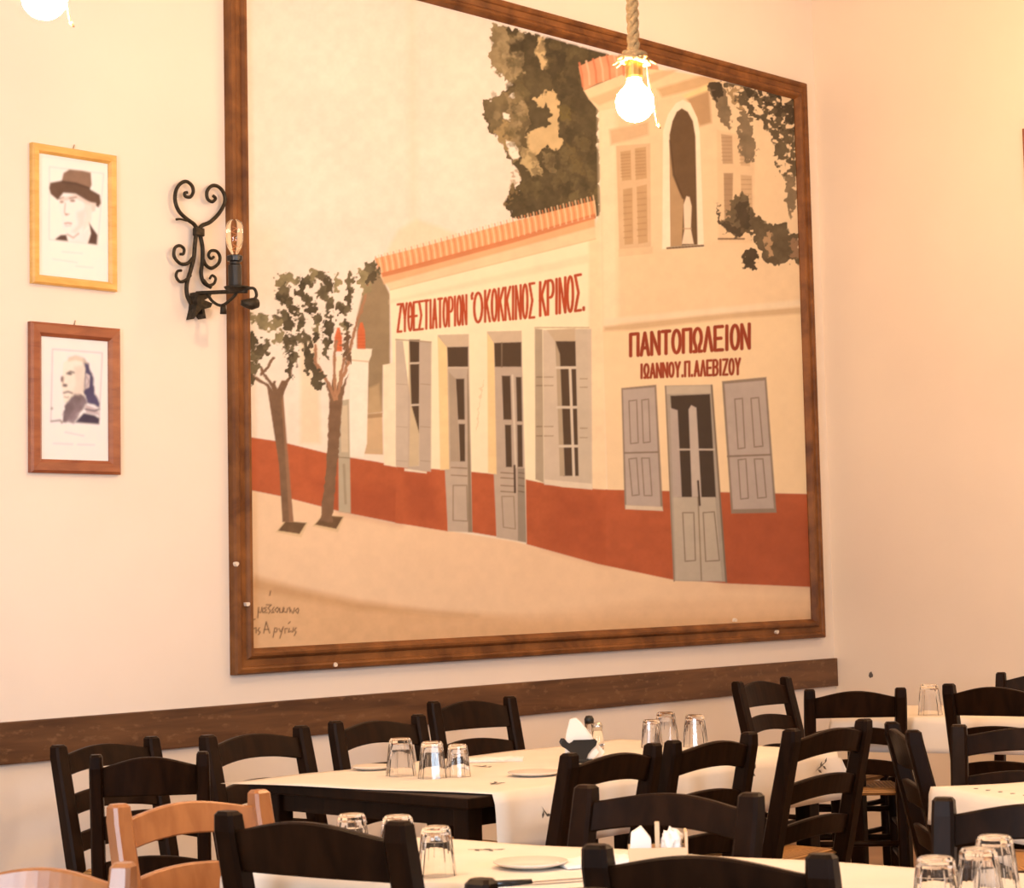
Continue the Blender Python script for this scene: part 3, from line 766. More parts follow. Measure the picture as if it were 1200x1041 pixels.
moulding(mural, FX0, FX1, FZ0, FZ1, [(0, 0.0), (0, .030), (.006, .040), (.020, .044), (.028, .040), (.032, .033), (.058, .031), (.062, .038), (.070, .046), (.080, .047), (.088, .040), (.096, .026), (.100, .020), (.100, .0)], M['frame'], base=mb)
for (x, y) in ((277.5, 661), (290, 708), (393, 779), (862, 727), (911, 741)):
    p = on_wall(x, y, -0.044)
    bm = bmesh.new(); n = 8
    prism(bm, [(p.x-mb.x+.011*(.7+.6*random.random())*math.cos(2*math.pi*k/n), p.z-mb.z+.009*(.7+.6*random.random())*math.sin(2*math.pi*k/n)) for k in range(n)], -0.0475, -0.030)
    o = obj('paint_chip', bm, M['chip'], mural); o['label'] = 'pale chip in the brown frame'

# ------------------------------------------------------------------ the two portraits
def portrait(name, label, x0, x1, z0, z1, mat, rail, painter, nx, nz):
    t = thing(name, label, 'picture', ((x0+x1)/2, 0, z0))
    b = t.location.copy()
    moulding(t, x0, x1, z0, z1, [(0, 0), (0, .018), (rail*.2, .024), (rail*.75, .022), (rail, .013), (rail, 0)], mat, base=b)
    P, U, V = design_grid(x0+rail*.6, x1-rail*.6, z0+rail*.6, z1-rail*.6, -0.008, nx, nz)
    cv = Canvas(U, V); painter(cv); soften(cv, nx, nz, 5)
    me = grid_mesh('print', local(P, b), nx, nz); set_paint(me, cv.col)
    link('print', me, M['paint'], t)
    p = ((x0+x1)/2, 0, z1)
    bm = bmesh.new(); tube(bm, [(p[0]-b.x, -.002, p[2]-b.z-.004), (p[0]-b.x, -.012, p[2]-b.z+.018)], .003, 6)
    obj('hanging_nail', bm, M['steel'], t)
    return t

def soften(cv, nx, nz, n):
    g = cv.col.reshape(nz, nx, 3)
    for _ in range(n):
        p = np.pad(g, ((1, 1), (1, 1), (0, 0)), mode='edge')
        g = (p[1:-1, 1:-1]*2+p[:-2, 1:-1]+p[2:, 1:-1]+p[1:-1, :-2]+p[1:-1, 2:])/6
    cv.col = g.reshape(-1, 3)

def man_in_hat(cv):
    S = lambda x, y: (30+x*.1777, 160+y*.1777)
    def P(*q): return [S(x, y) for x, y in q]
    cv.fill((255, 240, 214), mottled=.02)
    cv.line(P((105, 130), (100, 905), (545, 960), (560, 190), (105, 130)), .8, (246, 226, 190))
    cv.line(P((157, 200), (155, 680), (475, 715), (515, 245), (157, 200)), .7, (226, 206, 176))
    SK = (255, 236, 212)
    cv.poly(P((215, 400), (240, 370), (330, 370), (430, 420), (440, 470), (425, 560), (380, 640), (330, 675), (280, 670), (240, 600), (235, 520), (218, 470)), SK, soft=.6, mottled=.03)
    cv.poly(P((380, 420), (440, 440), (435, 560), (370, 640), (400, 520)), (250, 224, 196), soft=1.2)
    cv.poly(P((270, 650), (330, 672), (385, 630), (425, 600), (415, 705), (290, 690)), (252, 228, 204), soft=.8)
    cv.poly(P((225, 410), (330, 380), (430, 425), (425, 450), (330, 410), (230, 430)), (226, 190, 162), soft=1.6, a=.7)
    cv.poly(P((335, 500), (400, 470), (390, 580), (330, 640), (300, 630), (345, 580)), (246, 216, 190), soft=2.0, a=.8)
    cv.line(P((275, 645), (315, 668), (350, 640)), 1.6, (150, 112, 90), a=.7)
    cv.poly(P((195, 676), (230, 650), (268, 648), (280, 690), (200, 682)), (96, 66, 52), soft=.6)
    cv.poly(P((418, 565), (440, 600), (475, 650), (470, 714), (410, 706), (430, 640)), (96, 66, 52), soft=.6)
    cv.poly(P((155, 340), (162, 305), (240, 290), (330, 310), (420, 345), (490, 385), (497, 440), (480, 470), (440, 440), (400, 420), (330, 378), (250, 372), (212, 420), (165, 380)), (104, 74, 54), soft=.6, mottled=.15)
    cv.poly(P((236, 300), (250, 240), (290, 217), (370, 225), (430, 238), (436, 320), (425, 345), (330, 310)), (150, 112, 84), soft=.6, mottled=.15)
    cv.poly(P((236, 290), (330, 302), (425, 335), (425, 350), (330, 318), (238, 306)), (92, 64, 48), soft=.6)
    cv.poly(P((430, 435), (465, 440), (460, 490), (440, 500)), (244, 212, 184), soft=.7)
    cv.line(P((222, 412), (250, 400)), 1.2, (150, 112, 88)); cv.line(P((290, 408), (335, 400)), 1.3, (140, 102, 80))
    cv.ell(*S(238, 432), 2.3, 1.3, (160, 120, 96)); cv.ell(*S(310, 424), 3.0, 1.4, (150, 110, 88))
    cv.line(P((262, 440), (256, 500), (266, 518), (288, 512)), 1.0, (206, 160, 134)); cv.ell(*S(270, 514), 1.8, 1.0, (176, 128, 104))
    cv.line(P((258, 574), (280, 570), (302, 574)), 1.4, (176, 120, 104)); cv.line(P((262, 590), (298, 588)), 1.0, (226, 188, 166))
    for x0, y0, x1, y1 in ((240, 760, 375, 772), (180, 808, 340, 832), (330, 855, 445, 866)):
        cv.line(P((x0, y0), (x1, y1)), .9, (236, 208, 172), a=.8)

def bearded_man(cv):
    S = lambda x, y: (25+x*.1826, 370+y*.1826)
    def P(*q): return [S(x, y) for x, y in q]
    cv.fill((255, 236, 216), mottled=.02)
    cv.line(P((200, 215), (190, 675), (498, 697), (520, 240), (200, 215)), .8, (196, 172, 150))
    SK = (255, 232, 198); DK = (74, 60, 72); MD = (150, 126, 120)
    cv.poly(P((265, 300), (320, 265), (390, 270), (440, 330), (440, 470), (400, 520), (330, 560), (270, 560), (262, 470), (250, 440), (262, 380)), SK, soft=.8)
    cv.poly(P((395, 275), (430, 310), (462, 400), (472, 500), (500, 560), (500, 590), (420, 560), (400, 480), (405, 350)), (90, 78, 100), soft=1.0, warp=1, mottled=.25)
    cv.poly(P((415, 370), (440, 385), (435, 460), (412, 470)), (236, 206, 186), soft=.6)
    cv.line(P((420, 390), (432, 420), (420, 455)), .9, (150, 124, 120))
    cv.poly(P((340, 500), (400, 520), (420, 560), (360, 650), (340, 688), (260, 684), (270, 600), (300, 560)), MD, soft=1.2, warp=1.4, mottled=.3)
    cv.poly(P((275, 585), (330, 545), (340, 600), (290, 680), (262, 680)), (116, 94, 92), soft=1, warp=1.5, mottled=.3)
    cv.poly(P((300, 268), (350, 252), (400, 268), (430, 310), (400, 300), (350, 285), (300, 295)), (226, 196, 160), soft=1.2, a=.8)
    cv.poly(P((340, 330), (400, 320), (405, 470), (370, 520), (330, 500), (350, 430)), (244, 212, 180), soft=2.0, a=.8)
    cv.poly(P((285, 560), (330, 520), (385, 505), (400, 545), (370, 620), (330, 660), (275, 670), (268, 620)), (132, 108, 102), soft=1.4, warp=1.6, mottled=.35, a=.8)
    cv.poly(P((345, 685), (400, 625), (470, 640), (502, 660), (498, 697)), DK, soft=.7, mottled=.2)
    cv.poly(P((410, 570), (490, 600), (500, 640), (415, 625)), (214, 184, 170), soft=.8); cv.line(P((410, 600), (470, 612), (500, 600)), 1.6, DK)
    cv.line(P((190, 680), (250, 670), (260, 690)), 1.4, (120, 96, 84)); cv.ell(*S(196, 596), 1.2, 1.2, (130, 104, 90))
    cv.line(P((292, 372), (315, 358), (338, 366)), 1.8, (110, 86, 78)); cv.ell(*S(312, 374), 2.6, 1.4, (96, 72, 70))
    cv.ell(*S(262, 408), 1.7, 3.6, (120, 92, 84)); cv.line(P((272, 396), (268, 436), (288, 450)), 1.2, (206, 168, 140))
    cv.ell(*S(280, 448), 3.0, 1.8, (104, 80, 78))
    cv.line(P((272, 496), (300, 488), (326, 498)), 2.0, (128, 100, 96)); cv.line(P((276, 520), (296, 528), (304, 520)), 1.2, (176, 136, 120))
    cv.line(P((280, 748), (400, 772)), 1.0, (220, 186, 160), a=.8); cv.line(P((205, 820), (330, 826)), 1.0, (224, 192, 166), a=.8); cv.line(P((360, 828), (470, 830)), 1.0, (224, 192, 166), a=.8)

portrait('framed_portrait', 'golden-framed portrait of a man in a brimmed hat, upper of two', -5.1166, -4.7369, 2.4612, 2.9778, M['gold'], .034, man_in_hat, 150, 220)
portrait('framed_portrait', 'reddish wood framed portrait of a bearded man in profile, lower of two', -5.1255, -4.7255, 1.7752, 2.3219, M['cherry'], .050, bearded_man, 150, 220)
# picture on the east wall, only its edge shows
t = thing('framed_portrait', 'edge of a brown framed picture on the right-hand wall', 'picture', (0, -1.492, 3.19))
bm = bmesh.new()
for (yc, zc, sy, sz) in ((0.225, .185, .04, .37), (-.225, .185, .04, .37), (0, .02, .41, .04), (0, .35, .41, .04)):
    bm2 = bmesh.new(); box(bm2, (-.011, yc, zc), (.022, sy, sz)); obj('frame_rail', bm2, M['cherry'], t, bevel=.003)
box(bm, (-.006, 0, .185), (.010, .41, .31)); obj('print', bm, M['napkin'], t)

# small marks on the east wall
def wall_mark(x, y, w, h, label):
    d = ray(x, y); p = EYE+d*(-EYE.x/d.x)
    bm = bmesh.new(); n = 10
    vs = [(w*(.7+.5*random.random())*math.cos(2*math.pi*k/n), h*(.7+.5*random.random())*math.sin(2*math.pi*k/n)) for k in range(n)]
    a = [bm.verts.new((-.0015, u, v)) for u, v in vs]; b = [bm.verts.new((.0005, u, v)) for u, v in vs]
    bm.faces.new(a); bm.faces.new(b[::-1])
    for i in range(n): bm.faces.new((a[(i+1) % n], a[i], b[i], b[(i+1) % n]))
    o = obj('wall_chip', bm, M['print']); o.location = p
    return tag(o, label, 'mark')
wall_mark(1020.5, 791, .014, .016, 'small dark chip in the plaster of the right-hand wall')

# ------------------------------------------------------------------ wrought-iron wall sconce
def sconce():
    org = on_wall(233, 352, 0.0)
    t = thing('wall_sconce', 'black wrought iron wall sconce with scrolls and one unlit bulb', 'lamp', org)
    S = lambda x, y, Y=-.03: on_wall(180+x*.192, 190+y*.192, Y)-org
    def scroll(name, pts, r, Y=-.03, r1=None):
        path = smooth_path([S(x, y, Y) for x, y in pts], 6)
        n = len(path); r1 = r1 or r*.75
        bm = bmesh.new(); tube(bm, path, [r+(r1-r)*i/(n-1) for i in range(n)], 8); obj(name, bm, M['iron'], t, smooth=True)
    scroll('scroll', [(265, 410), (245, 378), (200, 345), (155, 300), (132, 240), (135, 180), (160, 135), (198, 118), (232, 142), (242, 180), (225, 212), (195, 210), (190, 190), (205, 185)], .0085)
    scroll('scroll', [(280, 405), (300, 385), (345, 366), (400, 312), (434, 245), (428, 190), (395, 150), (355, 145), (326, 180), (330, 225), (358, 242), (378, 222), (362, 205)], .0085)
    scroll('scroll', [(240, 585), (205, 620), (160, 618), (125, 575), (130, 525), (160, 510), (185, 530), (182, 560), (162, 562)], .0075)
    scroll('scroll', [(225, 690), (195, 722), (160, 730), (138, 700), (145, 668), (170, 662)], .0070)
    scroll('scroll', [(300, 590), (320, 630), (355, 648), (395, 620), (405, 580), (385, 545), (350, 542), (335, 568), (350, 590), (368, 578)], .0075)
    scroll('scroll', [(305, 720), (335, 752), (368, 742), (378, 710), (358, 692), (342, 712)], .0065)
    scroll('stem', [(262, 425), (252, 500), (246, 580), (226, 660), (203, 740), (204, 810), (228, 865)], .0085, r1=.0085)
    scroll('stem', [(282, 440), (298, 520), (298, 600), (290, 680), (306, 735), (350, 765)], .0085, r1=.0075)
    scroll('spike', [(138, 350), (165, 348), (205, 360)], .005)
    bm = bmesh.new(); box(bm, S(275, 428), (.045, .024, .034)); obj('collar', bm, M['iron'], t, bevel=.006)
    # leaf boss at the foot
    bm = bmesh.new()
    a = [S(x, y, -.002) for x, y in ((222, 800), (310, 798), (300, 830), (262, 850), (312, 870), (300, 895), (262, 905), (272, 962), (252, 935), (248, 905), (228, 925), (198, 965), (212, 905))]
    f = [Vector((p.x, -.05, p.z)) for p in a]
    va = [bm.verts.new(p) for p in a]; vf = [bm.verts.new(p) for p in f]
    bm.faces.new(va); bm.faces.new(vf[::-1])
    for i in range(len(a)):
        j = (i+1) % len(a); bm.faces.new((va[i], va[j], vf[j], vf[i]))
    obj('leaf_boss', bm, M['iron'], t)
    # arm reaching into the room
    tip = (508, 790); YA = -.20
    def mixp(k, dy=0):
        x0, y0 = 262, 800
        p0 = S(x0, y0, -.035); p1 = S(tip[0], tip[1], YA)
        return p0.lerp(p1, k)+Vector((0, 0, dy))
    bm = bmesh.new(); tube(bm, [mixp(k/8) for k in range(11)], .008, 8); obj('arm', bm, M['iron'], t, smooth=True)
    bm = bmesh.new(); tube(bm, smooth_path([mixp(.25), mixp(.40, -.035), mixp(.62, -.052), mixp(.85, -.030), mixp(1.0, -.006)], 6), .006, 8); obj('brace', bm, M['iron'], t, smooth=True)
    base = S(tip[0], tip[1], YA)
    bm = bmesh.new(); lathe(bm, [(0, .0), (.030, .0), (.046, .010), (.050, .018), (.046, .018), (.028, .010), (0, .010)], 20, base); obj('drip_tray', bm, M['iron'], t, smooth=True)
    sp = S(497, 765, YA)
    bm = bmesh.new(); lathe(bm, [(0, 0), (.024, 0), (.026, .01), (.026, .085), (.020, .09), (.020, .098), (.029, .102), (.031, .120), (.026, .124), (0, .124)], 20, sp); obj('socket', bm, M['black'], t, smooth=False)
    bz = sp+Vector((0, 0, .122))
    bm = bmesh.new(); lathe(bm, [(.013, 0), (.015, .012), (.028, .035), (.033, .06), (.034, .112), (.029, .130), (.014, .141), (0, .143)], 24, bz)
    b = obj('bulb', bm, M['amber'], t, smooth=True)
    bm = bmesh.new(); tube(bm, [bz+Vector((.008*math.cos(k*1.9), .008*math.sin(k*1.9), .02+.0065*k)) for k in range(15)], .0012, 5); obj('filament', bm, M['filament'], b)
    # leaf finial past the tray
    e0 = mixp(1.0); e1 = S(585, 865, -.27)
    bm = bmesh.new(); tube(bm, smooth_path([e0, S(560, 775, -.24), S(612, 772, -.27), S(628, 815, -.28), S(606, 846, -.28)], 5), .006, 8); obj('curl', bm, M['iron'], t, smooth=True)
    bm = bmesh.new(); tube(bm, [S(532, 858, -.26), S(560, 862, -.27), S(600, 866, -.28), S(634, 862, -.285)], [.010, .017, .024, .018], 10); obj('leaf', bm, M['iron'], t, smooth=True)
    bm = bmesh.new(); tube(bm, [mixp(.66, -.048), mixp(.66, -.085)], [.010, .013], 8); obj('drop', bm, M['iron'], t, smooth=True)
sconce()

# ------------------------------------------------------------------ rope pendants with globe bulbs
def pendant(loc, label, mat='bulb'):
    x, y, z = loc                                   # centre of the globe
    t = thing('rope_pendant_lamp', label, 'lamp', (x, y, z), 0, 'rope pendants with bare globe bulbs')
    R = .0445
    prof = [(0, -R)]+[(R*math.sin(math.radians(a)), -R*math.cos(math.radians(a))) for a in range(12, 150, 12)]+[(.020, .044), (.0155, .055), (.0155, .062), (0, .062)]
    bm = bmesh.new(); lathe(bm, prof, 24); obj('bulb', bm, M[mat], t, smooth=True)
    bm = bmesh.new(); lathe(bm, [(0, .058), (.0185, .058), (.0205, .064), (.0205, .098), (.016, .104), (0, .104)], 20); obj('socket', bm, M['brass'], t, smooth=False)
    top = RZ1-z
    bm = bmesh.new(); n = int((top-.10)/.006)
    for s in range(3):
        pts = []
        for k in range(n+1):
            zz = .10+(top-.10)*k/n; a = zz*2*math.pi/.075+s*2*math.pi/3
            pts.append((.0078*math.cos(a), .0078*math.sin(a), zz))
        tube(bm, pts, .0078, 6)
    obj('rope', bm, M['rope'], t, smooth=True)
    bm = bmesh.new(); rng = random.Random(int(abs(x*100)))
    for c, rr, zz, tilt in ((0, .021, .118, .0), (1, .028, .108, .25), (2, .034, .102, -.2)):
        pts = [((rr+.003*math.sin(3*a+c))*math.cos(a), (rr+.003*math.cos(2*a))*math.sin(a), zz+tilt*rr*math.cos(a+1.0)) for a in [2*math.pi*k/22 for k in range(23)]]
        tube(bm, pts, .0062, 7)
    for k in range(9):
        a = 2*math.pi*k/9+.3; l = .012+.014*rng.random()
        tube(bm, [(.030*math.cos(a), .030*math.sin(a), .104), ((.034+l*.7)*math.cos(a), (.034+l*.7)*math.sin(a), .100-l*.4)], [.0035, .0015], 5)
    obj('rope_knot', bm, M['rope'], t, smooth=True)
    bm = bmesh.new(); q = RIGHT*.030
    tube(bm, smooth_path([(q.x, q.y, .10), (q.x*1.1, q.y*1.1, .05), (q.x*1.5, q.y*1.5, -.02), (q.x*1.7, q.y*1.7, -.052)], 4), .0016, 5)
    tube(bm, [(q.x*1.7, q.y*1.7, -.052), (q.x*1.95, q.y*1.95, -.062)], [.004, .0015], 5)
    obj('loose_string', bm, M['rope'], t, smooth=True)
    bm = bmesh.new(); lathe(bm, [(0, top), (.05, top), (.05, top-.012), (.02, top-.03), (0, top-.03)], 20); obj('ceiling_rose', bm, M['black'], t)
    return t
pendant((-5.782, -3.347, 2.467), 'lit globe bulb on a twisted rope hanging before the mural')
pendant((-7.190, -2.992, 2.525), 'lit globe bulb glowing at the top left edge, mostly cut off')
pendant((-2.7, -4.3, 2.50), 'added rope pendant bulb, out of view, brightening the right-hand wall', 'bulb_high')  # extra unseen lamp, added to lift the lower right-hand wall
pendant((-1.7, -2.2, 4.05), 'short rope pendant high in the corner by the right-hand wall, above the view', 'bulb_high')
pendant((-4.2, -2.45, 3.36), 'added short rope pendant above the view, lighting the mural wall and long table', 'bulb_high')  # extra unseen lamp, added to wash the mural wall and table tops

# ------------------------------------------------------------------ taverna chairs
CW, CH, LEAN = .42, .88, .105
def chair_proto(wood_mat, arched):
    root = bpy.data.objects.new('taverna_chair', None); C.objects.link(root)
    hw = CW/2-.025
    def post_y(z):
        return 0.0 if z < .42 else -LEAN*((z-.42)/(CH-.42))**1.05
    for s in (-1, 1):
        bm = bmesh.new()
        zs = [0, .20, .42, .47, .56, .66, .76, .84, CH-.007, CH]
        dep = [.036, .040, .048, .054, .054, .052, .050, .049, .044, .030]
        wid = [.036, .038, .044, .047, .047, .047, .047, .046, .043, .034]
        rings = []
        for z, d, w in zip(zs, dep, wid):
            y = post_y(z)+(.004 if z > CH-.02 else 0); c = .007
            rr = [(-w/2+c, -d/2), (w/2-c, -d/2), (w/2, -d/2+c), (w/2, d/2-c), (w/2-c, d/2), (-w/2+c, d/2), (-w/2, d/2-c), (-w/2, -d/2+c)]
            rings.append([bm.verts.new((s*hw+a, y+b, z)) for a, b in rr])
        for i in range(len(rings)-1):
            for k in range(8):
                bm.faces.new((rings[i][k], rings[i][(k+1) % 8], rings[i+1][(k+1) % 8], rings[i+1][k]))
        bm.faces.new(rings[0][::-1]); bm.faces.new(rings[-1])
        obj('rear_post', bm, wood_mat, root)
    def slat(name, zc, h, rise_t, rise_b, th=.020, bow=.022):
        bm = bmesh.new(); n = 14; R = []
        L = hw-.012
        for i in range(n+1):
            x = -L+2*L*i/n; q = 1-(x/L)**2
            sh = q if name != 'crest_rail' else max(0.0, math.cos(min(1.0, abs(x)/L)*math.pi/2))**1.2
            zt = zc+h/2+rise_t*sh; zb = zc-h/2+rise_b*q
            yb = post_y(zb)-bow*q; yt = post_y(zt)-bow*q
            e = .004
            R.append([bm.verts.new(v) for v in ((x, yb-th/2+e, zb), (x, yb+th/2-e, zb), (x, yb+th/2, zb+e), (x, yt+th/2, zt-e), (x, yt+th/2-e, zt), (x, yt-th/2+e, zt), (x, yt-th/2, zt-e), (x, yb-th/2, zb+e))])
        for i in range(n):
            for k in range(8):
                bm.faces.new((R[i][k], R[i][(k+1) % 8], R[i+1][(k+1) % 8], R[i+1][k]))
        bm.faces.new(R[0][::-1]); bm.faces.new(R[-1])
        obj(name, bm, wood_mat, root)
    if arched:
        slat('crest_rail', .805, .072, .026, .022)
    else:
        slat('crest_rail', .800, .082, .030, .002)
    slat('slat', .668, .066, .022, .020)
    slat('slat', .540, .062, .020, .018)
    # seat: rush cushion, slightly dished
    bm = bmesh.new(); n = 16; hwF, hwB, y0, y1 = .215, .185, .0, .395
    def sp(u, v, top):
        hwx = hwB+(hwF-hwB)*v; x = (2*u-1)*hwx; y = y0+(y1-y0)*v
        e = min(u, 1-u, v, 1-v)
        ed = min(1.0, e/.12); edge = math.sqrt(max(0, 1-(1-ed)**2))
        z = .447+(.016*edge-.010*min(1, e*2.2) if top else -.016*edge)
        return (x, y, z)
    G = {}
    for tp in (True, False):
        for i in range(n+1):
            for j in range(n+1):
                if not tp and (i in (0, n) or j in (0, n)): G[tp, i, j] = G[True, i, j]
                else: G[tp, i, j] = bm.verts.new(sp(i/n, j/n, tp))
    for tp in (True, False):
        for i in range(n):
            for j in range(n):
                q = [G[tp, i, j], G[tp, i+1, j], G[tp, i+1, j+1], G[tp, i, j+1]]
                bm.faces.new(q if tp else q[::-1])
    obj('seat', bm, M['rush'], root, smooth=True)
    for s in (-1, 1):
        bm = bmesh.new(); lathe(bm, [(0, 0), (.017, 0), (.019, .15), (.021, .30), (.021, .44), (.020, .468), (.012, .474), (0, .474)], 12, (s*.195, .385, 0)); obj('front_leg', bm, wood_mat, root, smooth=True)
        for z in (.17, .30):
            bm = bmesh.new(); tube(bm, [(s*hw, 0, z), (s*.195, .385, z)], .011, 8); obj('stretcher', bm, wood_mat, root, smooth=True)
    for z in (.22, .34):
        bm = bmesh.new(); tube(bm, [(-.195, .385, z), (.195, .385, z)], .012, 8); obj('stretcher', bm, wood_mat, root, smooth=True)
    bm = bmesh.new(); tube(bm, [(-hw, 0, .24), (hw, 0, .24)], .012, 8); obj('stretcher', bm, wood_mat, root, smooth=True)
    return root

PROTO = {}
FIRST = set()
def chair(label, mid, ang, width, top, faces_us, kind='dark', arched=False, group='dark slat-back taverna chairs'):
    """mid = middle of the crest between the post tops, ang = direction of the crest rail in degrees"""
    key = (kind, arched)
    if key not in PROTO:
        PROTO[key] = chair_proto(M['dark'] if kind == 'dark' else M['orange'], arched); o = PROTO[key]
    else:
        o = copy_tree(PROTO[key])
    a = math.radians(ang)+(math.pi if faces_us else 0)
    f = Vector((-math.sin(a), math.cos(a), 0))
    o.location = Vector((mid[0], mid[1], 0))+f*LEAN
    o.rotation_euler = (0, 0, a)
    o.scale = (width/CW, 1.0, top/CH)
    tag(o, label, 'chair', group)
    return o

D = 'dark slat-back taverna chairs'
chair('dark taverna chair at far left against the mural wall, slats facing out', (-5.135, -.455), 2, .455, .84, True, arched=True)
chair('dark taverna chair with back to the viewer, rising behind the honey wooden chair', (-5.80, -1.54), -42, .34, .89, False)
chair('dark taverna chair at the far left corner of the long table', (-4.944, -1.006), 5, .50, .88, True, arched=True)
chair('dark taverna chair behind the three upturned tumblers on the long table', (-4.315, -.938), -4, .435, .88, True, arched=True)
chair('dark taverna chair standing close to the brown rail below the mural middle', (-3.335, -.477), -9, .44, .88, True)
chair('dark taverna chair at front left with back to the viewer, blue glint on post', (-6.715, -3.210), -82, .50, .90, False)
chair('dark taverna chair below the mural corner, at the end of the right wall table', (-1.688, -.724), 4, .47, .88, True)
chair('dark taverna chair backing onto the viewer left of the lone wall-side tumbler', (-2.186, -1.55), -51, .42, .88, False)
chair('dark ladder-back chair with three slats at the right end of the long table', (-3.902, -2.573), 5, .535, .88, False, arched=True)
chair('dark taverna chair tucked in front of the black napkin holder', (-4.954, -2.549), 1, .43, .88, False, arched=True)
chair('dark taverna chair tucked in before the far tumblers, middle of the long side', (-4.479, -2.543), -2, .41, .88, False, arched=True)
chair('brown-lit taverna chair facing the viewer across the front table, centre', (-5.69, -3.316), -84, .51, .87, True, arched=True)
chair('nearest dark taverna chair at bottom centre, back to the viewer', (-6.576, -4.092), -75, .485, .88, False)
chair('honey-coloured wooden chair at left, facing the viewer', (-6.335, -2.37), -6, .45, .86, True, kind='honey', arched=True, group='honey wooden taverna chairs')
chair('dark taverna chair seen edge-on with a glossy side, right of the ladder-back chair', (-4.06, -2.93), -138, .40, .895, False)
chair('dark taverna chair at right in front of the wall table, back to the viewer', (-2.205, -2.20), -82, .43, .91, False)
chair('dark taverna chair facing the viewer at right with a blue sheen on its crest', (-3.19, -2.872), -65, .50, .84, True, arched=True)
chair('dark taverna chair at lower right facing the viewer behind the clustered tumblers', (-5.38, -4.095), -69, .46, .86, True, arched=True)
chair('dark taverna chair at bottom edge, only one post top showing on the table', (-7.016, -4.195), -76, .44, .88, True)
chair('honey-coloured wooden chair cut off at the bottom left corner', (-7.353, -3.189), -60, .38, .88, True, kind='honey', arched=True, group='honey wooden taverna chairs')
chair('dark taverna chair farthest right, behind the wall table', (-.783, -1.629), -74, .40, .88, True)

# ------------------------------------------------------------------ tables, paper covers and what stands on them
def table(label, cx, cy, rz, lx, ly, h=.746):
    t = thing('taverna_table', label, 'table', (cx, cy, 0), rz, 'dark taverna tables under paper')
    bm = bmesh.new(); box(bm, (0, 0, h-.016), (lx, ly, .032)); obj('table_top', bm, M['dark'], t, bevel=.004)
    for sx in (-1, 1):
        for sy in (-1, 1):
            bm = bmesh.new(); box(bm, (sx*(lx/2-.07), sy*(ly/2-.07), (h-.03)/2), (.06, .06, h-.03)); obj('leg', bm, M['dark'], t, bevel=.005)
    for sy in (-1, 1):
        bm = bmesh.new(); box(bm, (0, sy*(ly/2-.065), h-.060), (lx-.20, .024, .056)); obj('apron', bm, M['dark'], t)
    for sx in (-1, 1):
        bm = bmesh.new(); box(bm, (sx*(lx/2-.065), 0, h-.060), (.024, ly-.20, .056)); obj('apron', bm, M['dark'], t)
    return t

def cover(label, cx, cy, rz, lx, ly, drop, seed, h=.747, skew=0.0):
    """sheet of paper: lies on the top and hangs over each side by drop = (left,right,front,back); 0 = stops short of the edge"""
    dl, dr, df, db = drop
    rng = random.Random(seed)
    def axis(half, d0, d1, n):
        a = [-half-d0*(1-k/6) for k in range(6)] if d0 > 0 else []
        a += [-half+2*half*k/n for k in range(n+1)]
        a += [half+d1*(k+1)/6 for k in range(6)] if d1 > 0 else []
        return a
    ex, ey = lx/2+(.004 if True else 0), ly/2+.004
    if dl == 0: pass
    xs = axis(ex, dl, dr, 26); ys = axis(ey, df, db, 20)
    ph = [rng.random()*6 for _ in range(6)]
    bm = bmesh.new(); V = {}
    for i, x in enumerate(xs):
        for j, y in enumerate(ys):
            ox = max(0, abs(x)-ex); oy = max(0, abs(y)-ey)
            z = h+.0012
            px = max(-ex, min(ex, x)); py = max(-ey, min(ey, y))
            if ox > 0 or oy > 0:
                fall = max(ox, oy); out = .006+.06*fall+.008*(1+math.sin(x*11+y*9+ph[0]))*min(1, fall*9)
                if ox > 0: px += math.copysign(out+(oy*.12 if oy > 0 else 0), x)
                if oy > 0: py += math.copysign(out+(ox*.12 if ox > 0 else 0), y)
                z = h-fall+.001
            else:
                z += .0016*(1+math.sin(x*13+ph[1])*math.sin(y*11+ph[2]))
            V[i, j] = bm.verts.new((px+skew*(py/ey)*(.5-.5*px/ex), py, z))
    for i in range(len(xs)-1):
        for j in range(len(ys)-1):
            bm.faces.new((V[i, j], V[i+1, j], V[i+1, j+1], V[i, j+1]))
    me = bpy.data.meshes.new('paper_tablecloth'); bmesh.ops.recalc_face_normals(bm, faces=list(bm.faces)); bm.to_mesh(me); bm.free()
    for p in me.polygons: p.use_smooth = True
    o = link('paper_tablecloth', me, M['paper'])
    o.location = (cx, cy, 0); o.rotation_euler = (0, 0, rz)
    md = o.modifiers.new('thickness', 'SOLIDIFY'); md.thickness = .0008; md.offset = 1
    return tag(o, label, 'tablecloth', 'paper table covers')

def sprig(parent, p, ang, size, normal_up=True, mat=None):
    """little printed olive twig lying on the paper: a bent stem and a few leaf strokes"""
    bm = bmesh.new()
    def stroke(a, b, w):
        a = Vector(a); b = Vector(b); d = (b-a).normalized(); s = Vector((-d.y, d.x, 0))*w
        mid = (a+b)/2
        vs = [a, mid+s, b, mid-s]
        q = [bm.verts.new(v) for v in vs]; r = [bm.verts.new(v+Vector((0, 0, .0006))) for v in vs]
        bm.faces.new(q[::-1]); bm.faces.new(r)
        for i in range(4): bm.faces.new((q[i], q[(i+1) % 4], r[(i+1) % 4], r[i]))
    stroke((0, 0, 0), (size, size*.12, 0), size*.035)
    for k in range(4):
        x = size*(.2+.2*k); sg = 1 if k % 2 else -1
        stroke((x, size*.02*k, 0), (x+size*.22, sg*size*.24, 0), size*.06)
    o = obj('printed_sprig', bm, mat or M['print'], parent)
    rot = Matrix.Rotation(ang, 4, 'Z')
    if not normal_up: rot = Matrix.Rotation(math.pi/2, 4, 'X') @ rot
    o.matrix_local = Matrix.Translation(p) @ rot
    return o

